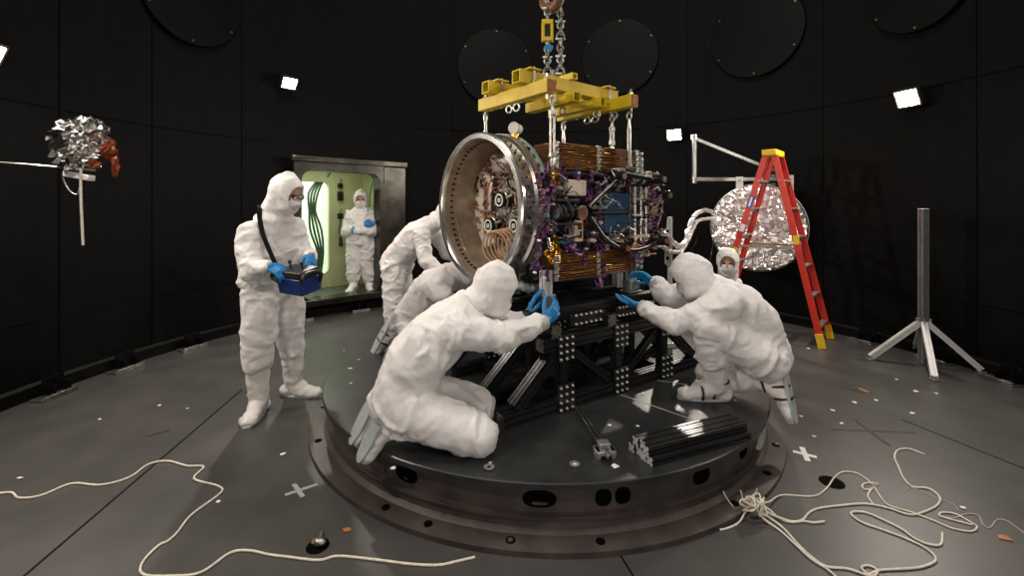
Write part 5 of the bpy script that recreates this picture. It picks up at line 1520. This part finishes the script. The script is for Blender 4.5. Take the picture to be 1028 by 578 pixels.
# ------------------------------------------------------------------ ladder
lt = thing('stepladder', 'tall red fibreglass stepladder with a yellow top cap and yellow feet', 'ladder', (3.06, 5.45, 0))
LI = ROOT[lt.name].inverted()
wv = V((0.684, 0.73, 0)); sv = V((-0.78, 0.62, 0)).normalized()
tn, tf_ = V((2.985, 5.27, 2.12)), V((3.20, 5.50, 2.12))
RF = (V((3.314, 4.87, 0.0)), V((3.66, 5.24, 0.0))); LFt = (V((2.42, 5.58, 0.0)), V((2.77, 5.95, 0.0)))


def lad(name, mb, m, parent=None, **k): mb.v = [LI @ p for p in mb.v]; return mk(name, mb, m, parent or lt, **k)


for side, feet, off in (('r', RF, -sv * 0.045), ('l', LFt, sv * 0.045)):
    for foot, top in zip(feet, (tn, tf_)):
        p1 = top + off; p0 = foot + V((0, 0, 0.03)); dr = norm(p1 - p0)
        # channel rail, web facing outward
        x, y, z = frame(p1 - p0, wv)
        w_, h_ = 0.064, 0.028
        inward = 1 if foot is feet[0] else -1
        poly = [(-w_ / 2, 0), (w_ / 2, 0), (w_ / 2, h_ * 1), (w_ / 2 - 0.008, h_), (w_ / 2 - 0.008, 0.007), (-w_ / 2 + 0.008, 0.007), (-w_ / 2 + 0.008, h_), (-w_ / 2, h_)]
        poly = [(a, b * inward) for a, b in poly]
        lad('rail', MB().ext(poly, p0 + dr * 0.05, p1, wv), 'red_fibre', smooth=30)
        lad('foot', MB().beam(p0 - dr * 0.028, p0 + dr * 0.13, w_ + 0.012, 0.022, wv), 'ladder_yellow', bevel=0.004)
    for k in range(6):
        t_ = 0.10 + k * 0.152
        a = feet[0].lerp(tn + off, t_); b = feet[1].lerp(tf_ + off, t_)
        lad('step' if side == 'l' else 'rung', MB().beam(a, b, 0.078 if side == 'l' else 0.06, 0.022).beam(a - V((0, 0, 0.02)), b - V((0, 0, 0.02)), 0.010, 0.04), 'alu_grey', bevel=0.003)
ctr = (tn + tf_) / 2
cap = MB().prism([ctr + wv * a + sv * b + V((0, 0, -0.01)) for a, b in ((-0.19, -0.075), (0.19, -0.075), (0.19, 0.075), (-0.19, 0.075))], V((0, 0, 0.075)))
lad('top_cap', cap, 'ladder_yellow', bevel=0.012)
for k in (0, 1):
    a = (RF[k].lerp((tn, tf_)[k], 0.50)); b = (LFt[k].lerp((tn, tf_)[k], 0.50))
    lad('spreader', MB().beam(a, b, 0.008, 0.026), 'inner_metal')
# labels on the near left rail
for t_, ln, m_ in ((0.745, 0.15, 'label_blue'), (0.60, 0.09, 'label_white'), (0.46, 0.12, 'label_yellow')):
    a = LFt[0].lerp(tn + sv * 0.045, t_); dr = norm(tn + sv * 0.045 - LFt[0]); oo = -wv * 0.0025
    lad('sticker', MB().ext([(-0.026, -0.002), (0.026, -0.002), (0.026, 0.001), (-0.026, 0.001)], a + oo - dr * ln / 2, a + oo + dr * ln / 2, wv), m_)
    if m_ == 'label_blue':
        lad('sticker_band', MB().ext([(-0.012, -0.003), (0.012, -0.003), (0.012, 0.0), (-0.012, 0.0)], a + oo * 1.6 - dr * ln * 0.38, a + oo * 1.6 + dr * ln * 0.38, wv), 'label_white')
    if m_ == 'label_yellow':
        lad('sticker_mark', MB().ext([(-0.012, -0.003), (0.012, -0.003), (0.012, 0.0), (-0.012, 0.0)], a + oo * 1.6 - dr * 0.03, a + oo * 1.6 + dr * 0.01, wv), 'black_matte')
a = RF[0].lerp(tn - sv * 0.045, 0.52); lad('sticker', MB().ext([(-0.03, -0.002), (0.03, -0.002), (0.03, 0.001), (-0.03, 0.001)], a - wv * 0.0025, a - wv * 0.0025 + V((0, 0, 0.10)), wv), 'label_yellow')

# ------------------------------------------------------------------ foil disc on its swing arm
dc = V((3.155, 5.86, 1.25)); dn = norm(V((-0.56, -0.83, 0.0))); dx, dy, dz = frame(dn)
fd = thing('foil_disc', 'large round disc wrapped in crumpled silver foil behind the red stepladder', 'foil disc', dc)
R0 = 0.560


def foil_h(a, r, s):
    p = V((math.cos(a) * r, math.sin(a) * r, s)); h = 0
    for sc, am in ((5.5, 0.075), (12.0, 0.034)):
        q = p * sc; q = q + noise.noise_vector(q * 0.6) * 0.5
        c = noise.voronoi(q)[1][0]
        h += am * noise.noise_vector(c * 3.3 + V((1.7, 4.1, 0.3))).dot(q - c)
    return max(-0.035, min(0.05, h))


random.seed(9)
mb = MB(); NA, NR = 130, 40; vs = []
for j in range(NR + 1):
    r = R0 * 0.995 * j / NR
    for i in range(NA):
        a = 2 * PI * (i + random.uniform(-0.35, 0.35)) / NA; rr = r + random.uniform(-0.008, 0.008) * (j > 0)
        if j == NR: rr = R0 * 0.985 + 0.015 * noise.noise(V((math.cos(a), math.sin(a), 2)) * 4)
        vs.append((dy * math.cos(a) + dz * math.sin(a)) * rr + dn * ((0.028 + foil_h(a, rr, 0) ) if j < NR else -0.02))
fs = []
for j in range(NR):
    for i in range(NA):
        k = (i + 1) % NA; q = (j * NA + i, j * NA + k, (j + 1) * NA + k, (j + 1) * NA + i)
        fs += [(q[0], q[1], q[2]), (q[0], q[2], q[3])] if (i + j) % 2 else [(q[0], q[1], q[3]), (q[1], q[2], q[3])]
mb.add(vs, fs)
mk('foil_skin', mb, 'foil_skin', fd, smooth=None, recalc=False)
mk('backing', MB().lathe([(0, -0.03), (R0, -0.03), (R0, -0.005), (0, -0.005)], V(), dn, 72), 'bus_dark', fd)
mk('rim', MB().torus(dn * -0.02, R0 - 0.004, 0.010, dn, 96, 10), 'alu_white', fd, smooth=180)
for u in (-0.36, 0.20):
    q = dy * (-u) * 1.0
    s = q + dz * 0.50
    mk('hanger_tab', MB().box(s + dz * 0.065 + dn * 0.02, (0.012, 0.085, 0.19), Matrix((dn, dy, dz)).transposed()), 'alu_white', fd, bevel=0.004)
    mk('hanger_bolt', MB().cyl(s + dz * 0.11 + dn * 0.02, s + dz * 0.11 + dn * 0.045, 0.016, n=10), 'steel_dull', fd)

wp, wn = on_wall(776, 176, 0.0)
sa = thing('swing_arm', 'grey triangular swing arm on the right wall carrying the foil disc', 'swing arm', (wp.x, wp.y, 0))
SI = ROOT[sa.name].inverted()
pb = at(697, 180, 6.02); ptop = at(697, 139, 6.02)
zlow = pb.z
wb = V((wp.x, wp.y, zlow - 0.02)); wt = V((wp.x, wp.y, at(812, 205, wp.y).z + 0.02))
eb = at(784, 177, 5.98); eb.z = zlow
m = lambda a, b, w_: mk('tube', MB().beam(SI @ a, SI @ b, w_, w_), 'galv', sa, bevel=0.004)
m(pb, eb, 0.045); m(pb + V((0, 0, -0.02)), ptop + V((0, 0, 0.02)), 0.042)
m(ptop, at(776, 171, 6.0), 0.042)
mk('stub', MB().beam(SI @ V((eb.x - 0.08, eb.y, zlow)), SI @ V((wp.x, wp.y, zlow)), 0.05, 0.05), 'alu_black', sa, bevel=0.003)
mk('pivot', MB().cyl(SI @ (ptop + V((0, 0, -0.01))), SI @ (ptop + V((0, 0, 0.05))), 0.035), 'steel', sa)
mk('pivot', MB().cyl(SI @ (pb + V((0, 0, -0.05))), SI @ (pb + V((0, 0, 0.03))), 0.033), 'steel', sa)
mk('wall_plate', MB().box(SI @ (V((wp.x, wp.y, zlow)) + wn * 0.015), (0.03, 0.10, 0.14), Matrix((wn, V((-wn.y, wn.x, 0)), V((0, 0, 1)))).transposed()), 'alu_black', sa, bevel=0.004)


def hose(pts, r, lab):
    mb = MB().tube([V(p) for p in pts], r, 12, sub=12); random.seed(len(pts))
    mb.v = [p + V((random.uniform(-1, 1), random.uniform(-1, 1), random.uniform(-1, 1))) * r * 0.30 for p in mb.v]
    tag(mk('foil_hose', mb, 'foil_silver', smooth=None), lab, 'hose', 'foil-wrapped hoses')


hose([at(664, 232, 3.85), at(671, 239, 4.0), at(681, 247, 4.3), at(688, 243, 4.6), at(692, 228, 5.0), at(698, 216, 5.4), at(708, 211, 5.75), at(718, 214, 5.95)], 0.024, 'thick foil-wrapped hose looping from the spacecraft up to the foil disc, upper one')
hose([at(664, 246, 3.85), at(672, 252, 4.0), at(683, 252, 4.3), at(689, 244, 4.6), at(695, 231, 5.0), at(702, 221, 5.5), at(718, 219, 5.98)], 0.018, 'thinner foil-wrapped hose below the thick one, from the spacecraft to the foil disc')
tag(mk('thin_wire', MB().tube([at(700, 240, 5.6), at(694, 255, 5.5), at(700, 268, 5.5), at(712, 262, 5.8), at(716, 240, 5.95)], 0.004, 6, sub=8), 'black_gloss', smooth=180), 'thin dark wire loop hanging left of the foil disc', 'wire')

# ------------------------------------------------------------------ tripod post
tp = flr(927, 366)
t = thing('tripod_post', 'grey metal post on four spread legs standing by the right wall', 'post', (tp.x, tp.y, 0))
apex = V((0, 0, 0.405)); topz = at(928, 210, tp.y).z
mk('post', MB().ext(SLOT1(0.030), V((0, 0, 0.02)), V((0, 0, topz))), 'alu_grey', t, smooth=None)
mk('post_cap', MB().box((0, 0, topz + 0.004), (0.062, 0.062, 0.008)), 'alu_white', t, bevel=0.002)
for px, py in ((874, 361), (938, 382), (985, 374), (919, 353)):
    q = flr(px, py); q = V((q.x - tp.x, q.y - tp.y, 0.0)); d = norm(q)
    mk('leg', MB().ext(SLOT1(0.024), apex + d * 0.03, q + V((0, 0, 0.03))), 'alu_white', t, smooth=None)
    mk('foot', MB().box(q + V((0, 0, 0.008)), (0.06, 0.06, 0.016)), 'alu_grey', t, bevel=0.003)
    mk('joint_plate', MB().box(apex + d * 0.035, (0.05, 0.012, 0.09), math.atan2(d.y, d.x)), 'alu_grey', t, bevel=0.002)

# ------------------------------------------------------------------ foil-wrapped device at the left
dp = V((-2.85, 3.0, 1.865))
t = thing('foil_wrapped_device', 'small device wrapped in crumpled silver foil hung on a thin rod at the left wall', 'foil device', dp)


def wad(c, rx, ry, rz, m_, name, seed, nu=22, nv=14):
    random.seed(seed); mb = MB().sph((0, 0, 0), 1.0, None, nu, nv); out = []
    for p in mb.v:
        v1 = noise.voronoi(p * 2.1 + V((seed, 0, 0)))[0]
        k = 0.8 + 0.60 * (v1[1] - v1[0]) + random.uniform(-0.20, 0.20)
        out.append(V(c) + V((p.x * rx, p.y * ry, p.z * rz)) * k)
    mb.v = out; return mk(name, mb, m_, t, smooth=None)


wad((-0.04, 0, 0.10), 0.15, 0.10, 0.14, 'foil_crisp', 'foil', 3); wad((0.03, 0.02, 0.15), 0.13, 0.10, 0.11, 'foil_crisp', 'foil', 8); wad((-0.01, -0.03, -0.01), 0.10, 0.09, 0.08, 'foil_crisp', 'foil', 13)
wad((0.19, 0, 0.04), 0.045, 0.04, 0.07, 'kapton', 'kapton_wrap', 21, 14, 10); wad((0.235, 0.0, -0.06), 0.022, 0.022, 0.08, 'kapton', 'kapton_wrap', 27, 12, 10); wad((0.12, -0.02, -0.06), 0.04, 0.03, 0.03, 'kapton', 'kapton_wrap', 31, 12, 8)
mk('white_bar', MB().beam((-0.07, -0.02, -0.115), (0.10, -0.02, -0.145), 0.05, 0.035), 'alu_white', t, bevel=0.004)
mk('strap', MB().tube([V((0.055, -0.05, -0.08)), V((0.055, -0.05, -0.25)), V((0.062, -0.05, -0.42)), V((0.07, -0.05, -0.58))], 0.010, 6, sub=5, flat=0.3), 'cord_white', t, smooth=60)
rp = V((-3.70, 2.60, 1.95)); 
mk('rod', MB().cyl(V((-3.78, 2.9, 1.855)) - dp, V((0.10, 0.0, -0.09)), 0.007), 'steel', t)
mk('wire', MB().tube([V((-0.03, 0, -0.05)), V((-0.10, -0.01, -0.13)), V((-0.07, 0, -0.22)), V((-0.02, 0, -0.25)), V((0.0, 0, -0.21))], 0.004, 6, sub=6), 'steel_dull', t, smooth=180)
